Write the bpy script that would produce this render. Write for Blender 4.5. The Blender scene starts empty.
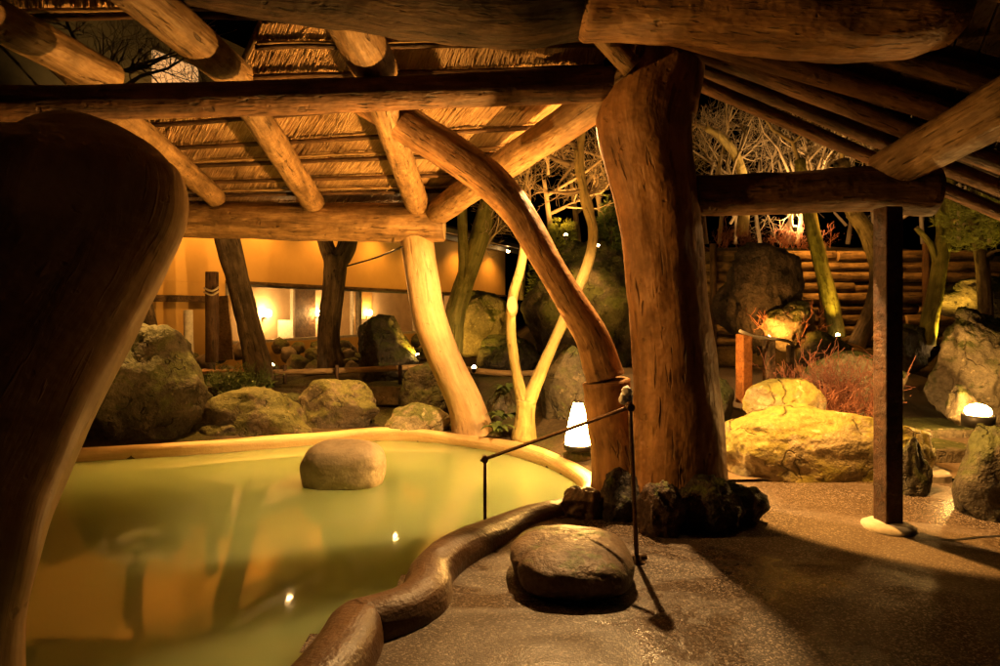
import bpy, bmesh, math, random
from mathutils import Vector, Matrix, noise as mn
from math import pi, sin, cos, radians as R

# ------------------------------------------------------------------ camera
F, HX, HY, ZC = 620.0, 500.0, 310.0, 1.5      # focal length in photo pixels, vanishing point, eye height
sc = bpy.context.scene
C = sc.collection
cam = bpy.data.cameras.new("camera")
cam.sensor_width = 36; cam.lens = 36 * F / 1000
cam.shift_y = (HY - 333) / 1000
cam.clip_start = .05; cam.clip_end = 400
co = bpy.data.objects.new("camera", cam); C.objects.link(co)
co.location = (0, 0, ZC); co.rotation_euler = (pi / 2, 0, 0)
sc.camera = co
# ------------------------------------------------------------------ night sky
w = bpy.data.worlds.new("World"); sc.world = w; w.use_nodes = True
nt = w.node_tree; bg = nt.nodes["Background"]
sky = nt.nodes.new("ShaderNodeTexSky"); sky.sky_type = 'NISHITA'; sky.sun_disc = False
sky.sun_elevation = R(-6); sky.sun_rotation = R(200)
nt.links.new(sky.outputs[0], bg.inputs[0]); bg.inputs[1].default_value = 0.15
sc.view_settings.view_transform = 'Standard'; sc.view_settings.look = 'None'
sc.view_settings.gamma = 1; sc.view_settings.exposure = 1.0
sc.render.engine = 'CYCLES'
cy = sc.cycles
cy.use_denoising = True; cy.denoiser = 'OPENIMAGEDENOISE'
cy.max_bounces = 7; cy.diffuse_bounces = 3; cy.glossy_bounces = 3; cy.transmission_bounces = 4
cy.transparent_max_bounces = 6
cy.caustics_reflective = False; cy.caustics_refractive = False
cy.use_adaptive_sampling = True; cy.adaptive_threshold = .03; cy.light_sampling_threshold = .02
cy.sample_clamp_indirect = 3; cy.blur_glossy = .5
WARM = (1.0, .46, .095); WARM2 = (1.0, .56, .19); AMBER = (1.0, .40, .055); GOLD = (1.0, .53, .05)

# ------------------------------------------------------------------ helpers
def P(px, py, Y): return Vector(((px - HX) / F * Y, Y, ZC - (py - HY) / F * Y))
def G(px, py, z=0.0):
    Y = (ZC - z) * F / (py - HY); return Vector(((px - HX) / F * Y, Y, z))
def tag(o, label=None, cat=None, group=None, kind=None):
    if label: o['label'] = label
    if cat: o['category'] = cat
    if group: o['group'] = group
    if kind: o['kind'] = kind
    return o
def empty(name, loc, label, cat, group=None):
    o = bpy.data.objects.new(name, None); C.objects.link(o); o.location = loc; o.empty_display_size = .1
    return tag(o, label, cat, group)
def link(name, me, parent=None, mats=()):
    o = bpy.data.objects.new(name, me); C.objects.link(o)
    for m in mats: me.materials.append(m)
    if parent is not None:
        o.parent = parent
        # meshes are written in world coordinates: cancel every ancestor's offset
        off = Vector(); p = parent
        while p is not None: off += p.location; p = p.parent
        o.location = -off
    return o
def smooth(me, flag=True):
    me.polygons.foreach_set('use_smooth', [flag] * len(me.polygons))
def catmull(pts, n):
    out = []
    k = len(pts)
    for i in range(k - 1):
        p0 = pts[max(i - 1, 0)]; p1 = pts[i]; p2 = pts[i + 1]; p3 = pts[min(i + 2, k - 1)]
        for j in range(n):
            t = j / n
            out.append(.5 * ((2 * p1) + (p2 - p0) * t + (2 * p0 - 5 * p1 + 4 * p2 - p3) * t * t + (3 * p1 - p0 - 3 * p2 + p3) * t ** 3))
    out.append(pts[-1].copy())
    return out
class MB:
    """collects geometry with a 'grain' coordinate per vertex"""
    def __init__(s): s.v = []; s.f = []; s.g = []; s.mi = []
    def tube(s, pts, rad, seg=16, sub=5, amp=.0, freq=2.5, seed=0, cap=True, capround=.0, squash=1.0, capmat=1, section=None):
        pts = [Vector(p) for p in pts]
        if not hasattr(rad, '__len__'): rad = [rad] * len(pts)
        if sub > 1:
            q = catmull([Vector((p.x, p.y, p.z, r)) for p, r in zip(pts, rad)], sub)
            pts = [Vector(a[:3]) for a in q]; rad = [max(a[3], .0005) for a in q]
        n = len(pts); base = len(s.v)
        t0 = (pts[1] - pts[0]).normalized()
        up = Vector((0, 0, 1)) if abs(t0.z) < .9 else Vector((0, 1, 0))
        a = t0.cross(up).normalized(); ln = 0
        for i in range(n):
            t = (pts[min(i + 1, n - 1)] - pts[max(i - 1, 0)]).normalized()
            a = (a - t * a.dot(t)).normalized(); b = t.cross(a)
            if i: ln += (pts[i] - pts[i - 1]).length
            for k in range(seg):
                an = 2 * pi * k / seg
                r = rad[i]
                d = a * cos(an) + b * sin(an) * squash
                if section:                      # flattened cross-section: (wide axis, thin axis, thinness, exponent)
                    wa, ta, th_, ex = section
                    cc = math.copysign(abs(cos(an)) ** ex, cos(an)); ss = math.copysign(abs(sin(an)) ** ex, sin(an))
                    wv = Vector(wa); wv = (wv - t * wv.dot(t)).normalized(); tv = wv.cross(t)
                    d = wv * cc + tv * ss * th_
                if amp:
                    q = Vector((cos(an) * .9, sin(an) * .9, ln * freq)) + Vector((seed * 7.3, seed * 3.1, seed))
                    r *= 1 + amp * (mn.noise(q) + .55 * mn.noise(q * 2.7 + Vector((5, 1, 3))) + .25 * mn.noise(q * 6.1 + Vector((2, 8, 1))))
                s.v.append(pts[i] + d * r)
                s.g.append((cos(an) * rad[i] + seed * .37, sin(an) * rad[i] + seed * .91, ln * .13))
        for i in range(n - 1):
            for k in range(seg):
                k2 = (k + 1) % seg
                s.f.append((base + i * seg + k, base + i * seg + k2, base + (i + 1) * seg + k2, base + (i + 1) * seg + k)); s.mi.append(0)
        if cap:
            for end, ring in ((0, 0), (1, n - 1)):
                t = (pts[0] - pts[1]).normalized() if end == 0 else (pts[-1] - pts[-2]).normalized()
                r0 = base + ring * seg; prev = r0; c = pts[ring]
                rings = ((.93, .25), (.75, .6)) if capround else ((.94, .04),)
                for (sc_, h) in rings:
                    nb = len(s.v)
                    for k in range(seg):
                        s.v.append(c + (s.v[r0 + k] - c) * sc_ + t * rad[ring] * h * (capround or .6))
                        g = s.g[r0 + k]; s.g.append(((g[0] - seed * .37) * sc_ + seed * .37, (g[1] - seed * .91) * sc_ + seed * .91, g[2]))
                    for k in range(seg):
                        k2 = (k + 1) % seg
                        q = (prev + k, prev + k2, nb + k2, nb + k)
                        s.f.append(q if end else q[::-1]); s.mi.append(0)
                    prev = nb
                s.v.append(c + t * rad[ring] * (.75 * capround if capround else .03)); s.g.append((seed * .37, seed * .91, s.g[r0][2]))
                m = len(s.v) - 1
                for k in range(seg):
                    k2 = (k + 1) % seg
                    q = (prev + k, prev + k2, m)
                    s.f.append(q if end else q[::-1]); s.mi.append(capmat)
        return s
    def box(s, c, sx, sy, sz, rot=None, bev=0):
        c = Vector(c); b = len(s.v); rot = rot or Matrix.Identity(3)
        for dz in (-1, 1):
            for dx, dy in ((-1, -1), (1, -1), (1, 1), (-1, 1)):
                o = Vector((dx * sx / 2, dy * sy / 2, dz * sz / 2))
                s.v.append(c + rot @ o); s.g.append(tuple(o))
        for q in ((3, 2, 1, 0), (4, 5, 6, 7), (0, 1, 5, 4), (1, 2, 6, 5), (2, 3, 7, 6), (3, 0, 4, 7)):
            s.f.append(tuple(b + i for i in q)); s.mi.append(0)
        return s
    def poly(s, pts):
        b = len(s.v)
        for p in pts: s.v.append(Vector(p)); s.g.append(tuple(p))
        s.f.append(tuple(range(b, b + len(pts)))); s.mi.append(0); return s
    def lathe(s, c, prof, seg=24, axis=None):
        c = Vector(c); b = len(s.v); n = len(prof)
        M = axis or Matrix.Identity(3)
        for r, z in prof:
            for k in range(seg):
                o = Vector((r * cos(2 * pi * k / seg), r * sin(2 * pi * k / seg), z))
                s.v.append(c + M @ o); s.g.append(tuple(o))
        for i in range(n - 1):
            for k in range(seg):
                k2 = (k + 1) % seg
                s.f.append((b + i * seg + k, b + i * seg + k2, b + (i + 1) * seg + k2, b + (i + 1) * seg + k)); s.mi.append(0)
        s.f.append(tuple(b + k for k in range(seg))[::-1]); s.mi.append(0)
        s.f.append(tuple(b + (n - 1) * seg + k for k in range(seg))); s.mi.append(0)
        return s
    def build(s, name, mats, parent=None, sm=True):
        me = bpy.data.meshes.new(name)
        me.from_pydata([tuple(v) for v in s.v], [], s.f)
        at = me.attributes.new('grain', 'FLOAT_VECTOR', 'POINT')
        at.data.foreach_set('vector', [c for g in s.g for c in g])
        if not isinstance(mats, (list, tuple)): mats = (mats, mats)
        o = link(name, me, parent, mats)
        me.polygons.foreach_set('material_index', [min(i, len(mats) - 1) for i in s.mi])
        smooth(me, sm)
        return o

# ------------------------------------------------------------------ materials
class NT:
    def __init__(s, name):
        s.m = bpy.data.materials.new(name); s.m.use_nodes = True; s.t = s.m.node_tree
        s.b = s.t.nodes['Principled BSDF']
    def n(s, kind, **kw):
        nd = s.t.nodes.new('ShaderNode' + kind)
        for k, v in kw.items():
            if k in nd.inputs: nd.inputs[k].default_value = v
            else: setattr(nd, k, v)
        return nd
    def l(s, a, b): s.t.links.new(a, b)
    def noise(s, vec, scale, detail=4, rough=.6, dist=0):
        nd = s.n('TexNoise'); nd.inputs['Scale'].default_value = scale; nd.inputs['Detail'].default_value = detail
        nd.inputs['Roughness'].default_value = rough; nd.inputs['Distortion'].default_value = dist
        s.l(vec, nd.inputs['Vector']); return nd.outputs['Fac']
    def ramp(s, fac, stops):
        nd = s.n('ValToRGB'); cr = nd.color_ramp
        while len(cr.elements) < len(stops): cr.elements.new(.5)
        for e, (p, c) in zip(cr.elements, stops):
            e.position = p; e.color = (*c, 1) if hasattr(c, '__len__') else (c, c, c, 1)
        s.l(fac, nd.inputs['Fac']); return nd.outputs['Color']
    def mix(s, fac, a, b, blend='MIX'):
        nd = s.n('MixRGB', blend_type=blend)
        for i, x in (('Fac', fac), ('Color1', a), ('Color2', b)):
            if hasattr(x, 'is_linked'): s.l(x, nd.inputs[i])
            elif hasattr(x, '__len__'): nd.inputs[i].default_value = (*x, 1)
            else: nd.inputs[i].default_value = x
        return nd.outputs['Color']
    def bump(s, h, strength, dist=.02, prev=None):
        nd = s.n('Bump'); nd.inputs['Strength'].default_value = strength; nd.inputs['Distance'].default_value = dist
        s.l(h, nd.inputs['Height'])
        if prev is not None: s.l(prev, nd.inputs['Normal'])
        return nd.outputs['Normal']
    def attr(s, name='grain'):
        nd = s.n('Attribute'); nd.attribute_name = name; return nd.outputs['Vector']
    def pos(s): return s.n('NewGeometry').outputs['Position']
    def math(s, op, a, b=0.0):
        nd = s.n('Math', operation=op)
        for i, x in ((0, a), (1, b)):
            if hasattr(x, 'is_linked'): s.l(x, nd.inputs[i])
            else: nd.inputs[i].default_value = x
        return nd.outputs[0]
    def done(s, color=None, rough=None, normal=None, spec=None):
        for k, x in (('Base Color', color), ('Roughness', rough), ('Normal', normal), ('Specular IOR Level', spec)):
            if x is None: continue
            if hasattr(x, 'is_linked'): s.l(x, s.b.inputs[k])
            elif hasattr(x, '__len__'): s.b.inputs[k].default_value = (*x, 1)
            else: s.b.inputs[k].default_value = x
        return s.m
def wood(name, lo, mid, hi, rough=.6, grain=26, crack=.75, bump=.5, blotch=.55, spec=.3):
    m = NT(name); g = m.attr(); p = m.pos()
    f1 = m.noise(g, grain, 5, .7, .5)
    col = m.ramp(f1, ((.28, lo), (.5, mid), (.72, hi)))
    f4 = m.noise(g, grain * .28, 3, .6, .8)               # broad weathered streaks along the log
    col = m.mix(m.ramp(f4, ((.34, min(1, blotch + .25)), (.56, 0))), col, tuple(c * .5 for c in lo))
    f2 = m.noise(p, 3.4, 4, .7)
    col = m.mix(m.ramp(f2, ((.36, blotch), (.56, 0))), col, tuple(c * .35 for c in lo))
    f3 = m.noise(g, grain * 1.9, 2, .5, .3)
    cr = m.ramp(f3, ((.31, 1.0), (.37, 0.0)))             # drying checks
    col = m.mix(m.math('MULTIPLY', cr, crack), col, tuple(c * .18 for c in lo))
    fk = m.noise(p, 11, 2, .5)                            # knots and scars
    kn = m.ramp(fk, ((.69, 0), (.75, 1)))
    col = m.mix(m.math('MULTIPLY', kn, .45), col, tuple(c * .3 for c in lo))
    h = m.math('SUBTRACT', f1, m.math('MULTIPLY', cr, 1.2))
    h = m.math('SUBTRACT', h, m.math('MULTIPLY', kn, .5))
    nrm = m.bump(m.noise(p, 8, 2, .6), min(.5, bump), .05)
    nrm = m.bump(h, min(1, bump * 1.5), .02, nrm)
    rg = m.ramp(f2, ((.3, rough + .15), (.7, rough - .1)))
    return m.done(col, rg, nrm, spec)
def endgrain(name, lo, hi):
    m = NT(name); g = m.attr()
    sp = m.n('SeparateXYZ'); m.l(g, sp.inputs[0])
    f = m.noise(g, 30, 6, .7, 1.5)
    f2 = m.noise(m.pos(), 60, 4, .7)
    col = m.mix(.5, m.ramp(f, ((.3, lo), (.7, hi))), m.ramp(f2, ((.3, lo), (.7, hi))))
    return m.done(col, .8, m.bump(f2, .4, .01), .2)
def rockmat(name, lo, hi, moss=(.10, .12, .02), mossamt=.5, scale=3.0, rough=.75, bump=.8, spec=.3, crackamt=.8):
    m = NT(name); p = m.pos()
    oi = m.n('ObjectInfo')
    f1 = m.noise(p, scale, 5, .68); f2 = m.noise(p, scale * 7, 4, .7)
    col = m.ramp(f1, ((.32, lo), (.68, hi)))
    col = m.mix(m.ramp(f2, ((.35, .55), (.6, 0))), col, tuple(c * .4 for c in lo))
    wv = m.n('VectorMath', operation='ADD'); nc = m.n('TexNoise'); nc.inputs['Scale'].default_value = scale * 1.5; m.l(p, nc.inputs['Vector'])
    m.l(p, wv.inputs[0]); ws = m.n('VectorMath', operation='SCALE'); m.l(nc.outputs['Color'], ws.inputs[0]); ws.inputs['Scale'].default_value = .5; m.l(ws.outputs[0], wv.inputs[1])
    vc = m.n('TexVoronoi', feature='DISTANCE_TO_EDGE'); vc.inputs['Scale'].default_value = scale * .9; m.l(wv.outputs[0], vc.inputs['Vector'])
    ck = m.ramp(vc.outputs['Distance'], ((.0, 1), (.028, 0)))
    ck = m.math('MULTIPLY', ck, m.ramp(f1, ((.42, 1), (.52, 0))))
    dk = m.ramp(m.noise(p, scale * .45, 3, .6, .6), ((.40, .6), (.56, 0)))
    col = m.mix(dk, col, tuple(c * .45 for c in lo))
    mp = m.noise(p, scale * 1.1, 4, .7, .5)
    nz = m.n('SeparateXYZ'); m.l(m.n('NewGeometry').outputs['Normal'], nz.inputs[0])
    k = m.math('ADD', m.math('MULTIPLY', nz.outputs[2], .25), mp)
    mk = m.ramp(k, ((.62 - mossamt * .25, 0), (.74 - mossamt * .2, 1)))
    mc = m.ramp(f2, ((.3, tuple(c * .5 for c in moss)), (.7, moss)))
    col = m.mix(m.math('MULTIPLY', mk, .85), col, mc)
    lich = m.ramp(m.noise(p, scale * 4.5, 3, .5), ((.66, 0), (.70, 1)))
    col = m.mix(m.math('MULTIPLY', lich, .35), col, tuple(min(1, c * 1.8) for c in hi))
    col = m.mix(m.math('MULTIPLY', ck, crackamt), col, tuple(c * .2 for c in lo))
    nr = m.bump(m.math('SUBTRACT', f1, m.math('MULTIPLY', ck, .44 * crackamt)), bump, .07); nr = m.bump(f2, bump * .8, .02, nr)
    nr = m.bump(m.noise(p, scale * 30, 1, .6), bump * .5, .006, nr)
    return m.done(col, m.ramp(f2, ((.3, rough + .1), (.7, rough - .15))), nr, spec)
def plain(name, col, rough=.6, metal=0.0, var=.25, scale=20, bump=.2):
    m = NT(name); p = m.pos(); f = m.noise(p, scale, 6, .65)
    c = m.ramp(f, ((.3, tuple(x * (1 - var) for x in col)), (.7, tuple(min(1, x * (1 + var)) for x in col))))
    m.b.inputs['Metallic'].default_value = metal
    return m.done(c, m.ramp(f, ((.3, rough + .1), (.7, max(.05, rough - .1)))), m.bump(f, bump, .01), .4)
def glow(name, col, strength):
    m = NT(name); m.b.inputs['Emission Color'].default_value = (*col, 1); m.b.inputs['Emission Strength'].default_value = strength
    return m.done(tuple(col), .5)

M = {}
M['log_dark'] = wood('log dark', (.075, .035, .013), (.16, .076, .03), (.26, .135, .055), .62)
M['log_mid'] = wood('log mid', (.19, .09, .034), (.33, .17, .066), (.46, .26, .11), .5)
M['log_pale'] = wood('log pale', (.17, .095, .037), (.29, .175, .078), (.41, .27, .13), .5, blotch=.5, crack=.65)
M['log_post'] = wood('pale smooth post', (.36, .235, .115), (.46, .31, .16), (.56, .41, .23), .42, grain=12, crack=.3, bump=.25, blotch=.22)
M['column'] = wood('column wood', (.19, .088, .03), (.32, .155, .055), (.44, .235, .09), .55, grain=11, crack=.5, bump=.5, blotch=.5)
M['trunk_big'] = wood('grey trunk wood', (.30, .185, .09), (.42, .275, .15), (.52, .36, .21), .5, grain=9, crack=.18, bump=.14, blotch=.3)
M['log_black'] = wood('blackened log', (.022, .012, .006), (.05, .026, .012), (.10, .055, .025), .7)
M['batten'] = wood('batten bark', (.05, .026, .012), (.10, .052, .024), (.19, .10, .045), .6, grain=40)
M['batten_pale'] = wood('split bamboo', (.28, .17, .075), (.38, .25, .11), (.48, .33, .16), .5, grain=40, blotch=.3)
M['end'] = endgrain('end grain', (.12, .07, .035), (.34, .22, .11))
M['end_pale'] = endgrain('pale end grain', (.30, .20, .10), (.52, .38, .22))
M['bark'] = wood('bark', (.07, .05, .03), (.14, .10, .06), (.24, .18, .11), .85, grain=20, bump=1.0, crack=.8, spec=.15)
M['bark_gold'] = wood('smooth bark', (.26, .19, .07), (.40, .31, .12), (.52, .41, .18), .7, grain=14, bump=.5, crack=.3, blotch=.3, spec=.2)
M['bark_green'] = wood('mossy bark', (.12, .12, .03), (.24, .23, .06), (.36, .32, .10), .8, grain=16, bump=.6, crack=.3, spec=.15)
M['twig'] = wood('twig bark', (.20, .14, .08), (.32, .24, .15), (.45, .36, .24), .8, grain=10, bump=.2, blotch=.2, spec=.15)
M['post_stain'] = wood('stained post', (.045, .018, .008), (.075, .032, .014), (.12, .055, .026), .45, grain=30)
M['post_orange'] = wood('orange fence wood', (.30, .10, .02), (.44, .16, .035), (.56, .24, .06), .6, grain=24, blotch=.2)
M['wall_log'] = wood('retaining log', (.12, .075, .035), (.24, .155, .075), (.38, .26, .13), .75, grain=18, bump=.8, blotch=.6)
M['stone'] = rockmat('pale boulder', (.20, .16, .10), (.40, .33, .21), mossamt=.25)
M['stone_moss'] = rockmat('mossy boulder', (.11, .085, .055), (.25, .195, .125), (.11, .11, .024), .5)
M['stone_bench'] = rockmat('cut stone', (.25, .20, .11), (.52, .43, .25), (.30, .26, .045), .62, scale=2.2)
M['stone_dark'] = rockmat('dark boulder', (.05, .042, .03), (.13, .105, .07), (.07, .08, .018), .4, bump=1.0)
M['lava'] = rockmat('lava rock', (.018, .013, .010), (.06, .042, .03), mossamt=-.3, scale=5, bump=1.2, rough=.7)
M['lava_red'] = rockmat('brown lava rock', (.05, .025, .014), (.15, .085, .05), mossamt=-.3, scale=5, bump=1.2, rough=.7)
M['river'] = rockmat('river stone', (.17, .13, .09), (.30, .24, .17), mossamt=-.6, scale=2.0, rough=.55, bump=.35, crackamt=0)
M['pool_stone'] = rockmat('pale river stone', (.40, .31, .19), (.58, .47, .31), mossamt=-.9, scale=1.6, rough=.6, bump=.3, crackamt=0)
M['seat'] = rockmat('brown stone', (.10, .06, .035), (.21, .14, .085), mossamt=-.6, scale=4.0, rough=.55, bump=.5, crackamt=0)
M['iron'] = plain('dark iron', (.10, .055, .03), .42, .7, .4, 30, .3)
M['black'] = plain('black metal', (.02, .017, .014), .5, .3)
M['white_cloth'] = plain('white cloth', (.72, .70, .66), .9)
M['concrete'] = plain('pale concrete', (.42, .37, .30), .75, 0, .3, 12, .5)
M['rope'] = plain('rope', (.5, .42, .3), .9, 0, .3, 60, .6)
M['plaster'] = plain('ochre plaster', (.52, .33, .10), .85, 0, .07, 2.5, .15)
M['plaster_dim'] = plain('olive plaster', (.16, .13, .06), .9, 0, .2, 2, .2)
M['timber'] = wood('facade timber', (.07, .04, .018), (.12, .07, .03), (.18, .11, .05), .6)
M['inner'] = plain('inside wall', (.62, .50, .34), .8, 0, .15, 3, .1)
M['tile'] = plain('inside floor tile', (.42, .36, .27), .4, 0, .2, 4, .1)
M['gutter'] = plain('grey gutter', (.38, .37, .35), .5, .2)
M['roof'] = plain('dark roof sheet', (.045, .04, .035), .7, 0, .3, 8, .4)
M['boards'] = wood('roof boards', (.03, .017, .009), (.06, .034, .017), (.10, .056, .028), .75, grain=20)
M['leaf'] = plain('leaf', (.07, .10, .02), .6, 0, .5, 9)
M['needle'] = plain('pine needle', (.16, .19, .03), .6, 0, .5, 5)
M['redtwig'] = plain('reddish twig', (.26, .10, .06), .8, 0, .4, 10)
M['pot'] = plain('pale pipe', (.55, .52, .46), .5)
M['brownpost'] = wood('brown stake', (.06, .03, .015), (.11, .06, .03), (.17, .1, .05), .6)

def mat_rim(name='rim', c0=(.19, .105, .045), c1=(.27, .165, .075), c2=(.38, .25, .125), c3=(.13, .07, .03), dirt=.6):
    m = NT(name); p = m.pos(); g = m.attr()
    f = m.noise(p, 2.2, 7, .6); f2 = m.noise(g, 9, 6, .65, .5)
    c = m.ramp(f2, ((.3, c0), (.5, c1), (.7, c2)))
    c = m.mix(m.ramp(f, ((.36, dirt), (.62, 0))), c, c3)
    n_ = m.bump(m.noise(p, 6, 4, .6), .35, .05); n_ = m.bump(f2, .5, .02, n_); n_ = m.bump(m.noise(p, 45, 3, .6), .5, .008, n_)
    return m.done(c, m.ramp(f, ((.3, .32), (.7, .55))), n_, .45)
M['rim'] = mat_rim(c0=(.06, .029, .012), c1=(.11, .055, .022), c2=(.17, .09, .038), c3=(.035, .017, .008))
M['rim_lit'] = mat_rim('lit rim', (.48, .32, .13), (.60, .42, .19), (.70, .52, .27), (.34, .2, .075), .45)  # lighter copy of the kerb colour; the far side's lamplight is painted in
def mat_floor():
    m = NT('washed pebble floor'); p = m.pos()
    vo = m.n('TexVoronoi'); vo.inputs['Scale'].default_value = 125; m.l(p, vo.inputs['Vector'])
    vs = m.n('SeparateXYZ'); m.l(vo.outputs['Color'], vs.inputs[0])
    c = m.ramp(vs.outputs[0], ((0, (.014, .010, .009)), (.4, (.05, .037, .030)), (.75, (.12, .09, .072)), (1, (.40, .33, .28))))
    big = m.noise(p, .9, 5, .6); 
    sm = m.ramp(m.noise(p, .55, 4, .6, .6), ((.42, 0), (.56, 1)))       # worn, silted zones where the pebbles are filled in
    c = m.mix(m.math('MULTIPLY', sm, .45), c, (.13, .092, .056))
    c = m.mix(m.ramp(big, ((.35, .5), (.62, 0))), c, (.07, .046, .028))
    wet = m.ramp(m.noise(p, .75, 5, .62, .8), ((.44, 1), (.58, 0)))
    d = m.ramp(vo.outputs['Distance'], ((0, 1), (.75, 0)))
    n_ = m.bump(m.noise(p, 3.0, 5, .6), .3, .05)
    n_ = m.bump(d, .35, .004, n_)
    rg = m.mix(wet, (.8, .8, .8), (.22, .22, .22))
    return m.done(c, rg, n_, .5)
M['floor'] = mat_floor()
def mat_ground():
    m = NT('garden soil'); p = m.pos()
    f = m.noise(p, 2.5, 8, .7); f2 = m.noise(p, 26, 5, .7)
    c = m.ramp(f, ((.3, (.035, .024, .012)), (.5, (.075, .052, .026)), (.7, (.13, .095, .05))))
    c = m.mix(m.ramp(m.noise(p, 1.2, 5, .6), ((.5, 0), (.62, .7))), c, (.06, .065, .012))
    c = m.mix(m.ramp(f2, ((.35, .6), (.6, 0))), c, (.02, .014, .008))
    n_ = m.bump(f, .8, .08); n_ = m.bump(f2, .8, .02, n_)
    return m.done(c, .9, n_, .2)
M['ground'] = mat_ground()
def mat_path():
    m = NT('trodden path'); p = m.pos()
    f = m.noise(p, 2.2, 7, .65); f2 = m.noise(p, 40, 5, .7)
    c = m.ramp(f, ((.3, (.14, .095, .055)), (.7, (.30, .215, .13))))
    c = m.mix(m.ramp(f2, ((.35, .5), (.6, 0))), c, (.08, .055, .03))
    n_ = m.bump(f, .5, .05); n_ = m.bump(f2, .5, .01, n_)
    return m.done(c, m.ramp(f, ((.35, .35), (.65, .75))), n_, .4)
M['path'] = mat_path()
def mat_water():
    m = NT('milky spring water'); p = m.pos()
    mp = m.n('Mapping'); mp.inputs['Scale'].default_value = (1.0, .45, 1); m.l(p, mp.inputs[0])
    f = m.noise(p, .8, 3, .5)
    c = m.ramp(f, ((.3, (.24, .30, .115)), (.7, (.28, .34, .135))))
    n_ = m.bump(m.noise(mp.outputs[0], 5.0, 3, .5), .03, .03)
    m.b.inputs['IOR'].default_value = 1.6
    m.b.subsurface_method = 'BURLEY'
    m.b.inputs['Subsurface Weight'].default_value = 1.0
    m.b.inputs['Subsurface Radius'].default_value = (1.3, 1.3, .8)
    m.b.inputs['Subsurface Scale'].default_value = .8
    return m.done(c, .04, n_, .5)
M['water'] = mat_water()
def mat_reed():
    m = NT('reed'); g = m.attr(); p = m.pos()
    f = m.noise(p, 1.6, 5, .6); f2 = m.noise(g, 3, 3, .6)
    c = m.ramp(f2, ((.28, (.30, .18, .085)), (.5, (.54, .36, .18)), (.72, (.74, .55, .33))))
    c = m.mix(m.ramp(f, ((.36, .7), (.6, 0))), c, (.10, .052, .024))
    return m.done(c, .6, None, .25)
M['reed'] = mat_reed()
def mat_thatch():
    m = NT('thatch backing'); p = m.pos()
    f = m.noise(p, 5, 6, .7)
    return m.done(m.ramp(f, ((.3, (.16, .09, .04)), (.7, (.36, .22, .10)))), .9, m.bump(f, .5, .03), .1)
M['thatch'] = mat_thatch()
def mat_glass():
    m = NT('window glass'); t = m.t; m.b.inputs['Roughness'].default_value = .03
    tr = m.n('BsdfTransparent'); gl = m.n('BsdfGlossy', Roughness=.03); mx = m.n('MixShader')
    tr.inputs[0].default_value = (.93, .9, .84, 1)
    mx.inputs[0].default_value = .08
    m.l(tr.outputs[0], mx.inputs[1]); m.l(gl.outputs[0], mx.inputs[2])
    m.l(mx.outputs[0], t.nodes['Material Output'].inputs['Surface'])
    return m.m
M['glass'] = mat_glass()

# ------------------------------------------------------------------ setting
POOL_PX = [(70, 462), (190, 455), (300, 446), (380, 440), (450, 444), (510, 455), (550, 468), (578, 484), (584, 500),
           (556, 514), (518, 522), (476, 544), (436, 568), (411, 590), (404, 612), (372, 627), (336, 638)]
pool = [G(x, y, -.05) for x, y in POOL_PX] + [Vector(a) for a in ((-.80, 2.55, -.05), (-1.0, 1.9, -.05), (-1.4, 1.5, -.05), (-2.2, 1.25, -.05), (-3.4, 1.5, -.05), (-4.6, 2.8, -.05), (-5.2, 4.6, -.05), (-5.1, 6.0, -.05))]
ring = catmull(pool + [pool[0]], 6)[:-1]
# smooth the closed ring a little
for _ in range(3):
    ring = [(ring[i - 1] + ring[i] * 2 + ring[(i + 1) % len(ring)]) / 4 for i in range(len(ring))]
def inside(x, y, pts=ring):
    c = False; n = len(pts)
    for i in range(n):
        a = pts[i]; b = pts[i - 1]
        if (a.y > y) != (b.y > y) and x < (b.x - a.x) * (y - a.y) / (b.y - a.y) + a.x: c = not c
    return c
def pdist(x, y): return min(math.hypot(p.x - x, p.y - y) for p in ring)
def sstep(a, b, t):
    t = max(0, min(1, (t - a) / (b - a))); return t * t * (3 - 2 * t)
def hgt(x, y):
    if y < 1.0 and x > -5.3: base = -.03
    d = pdist(x, y); ins = inside(x, y)
    if ins: return -.16 - .45 * sstep(.0, .3, d)
    far = sstep(1.2, .2, x) # garden behind the pool, left of the column
    h = .02 + .42 * sstep(.2, 2.6, d) * sstep(5.0, 7.0, y)
    hr = .0 + .18 * sstep(5.4, 6.6, y) + .38 * sstep(6.6, 9.5, y)
    hh = h * far + hr * (1 - far)
    hh += sstep(10.6, 11.6, y) * sstep(1.0, 3.5, x) * 2.0 + .18 * max(0, y - 12) * sstep(1.0, 3.5, x)
    nearz = sstep(5.3, 4.9, y) 
    hh = hh * (1 - nearz) + (-.04) * nearz
    if x < -5.3: hh = max(hh, .1)
    hh += .05 * mn.noise(Vector((x * 1.3, y * 1.3, 0))) * sstep(5.4, 6.5, y)
    return hh
def grid(name, x0, x1, nx, y0, y1, ny, fz, m, keep=None, ypow=1.0):
    me = bpy.data.meshes.new(name); v = []; f = []; idx = {}
    for j in range(ny + 1):
        for i in range(nx + 1):
            x = x0 + (x1 - x0) * i / nx; y = y0 + (y1 - y0) * (j / ny) ** ypow
            v.append((x, y, fz(x, y)))
    for j in range(ny):
        for i in range(nx):
            a = j * (nx + 1) + i
            if keep:
                cx = sum(v[q][0] for q in (a, a + nx + 2)) / 2; cyy = sum(v[q][1] for q in (a, a + nx + 2)) / 2
                if not keep(cx, cyy): continue
            f.append((a, a + 1, a + nx + 2, a + nx + 1))
    me.from_pydata(v, [], f); o = link(name, me, None, (m,)); smooth(me); return o
tag(grid('ground', -9, 9, 150, -3, 14, 140, hgt, M['ground']), kind='structure')
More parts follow.
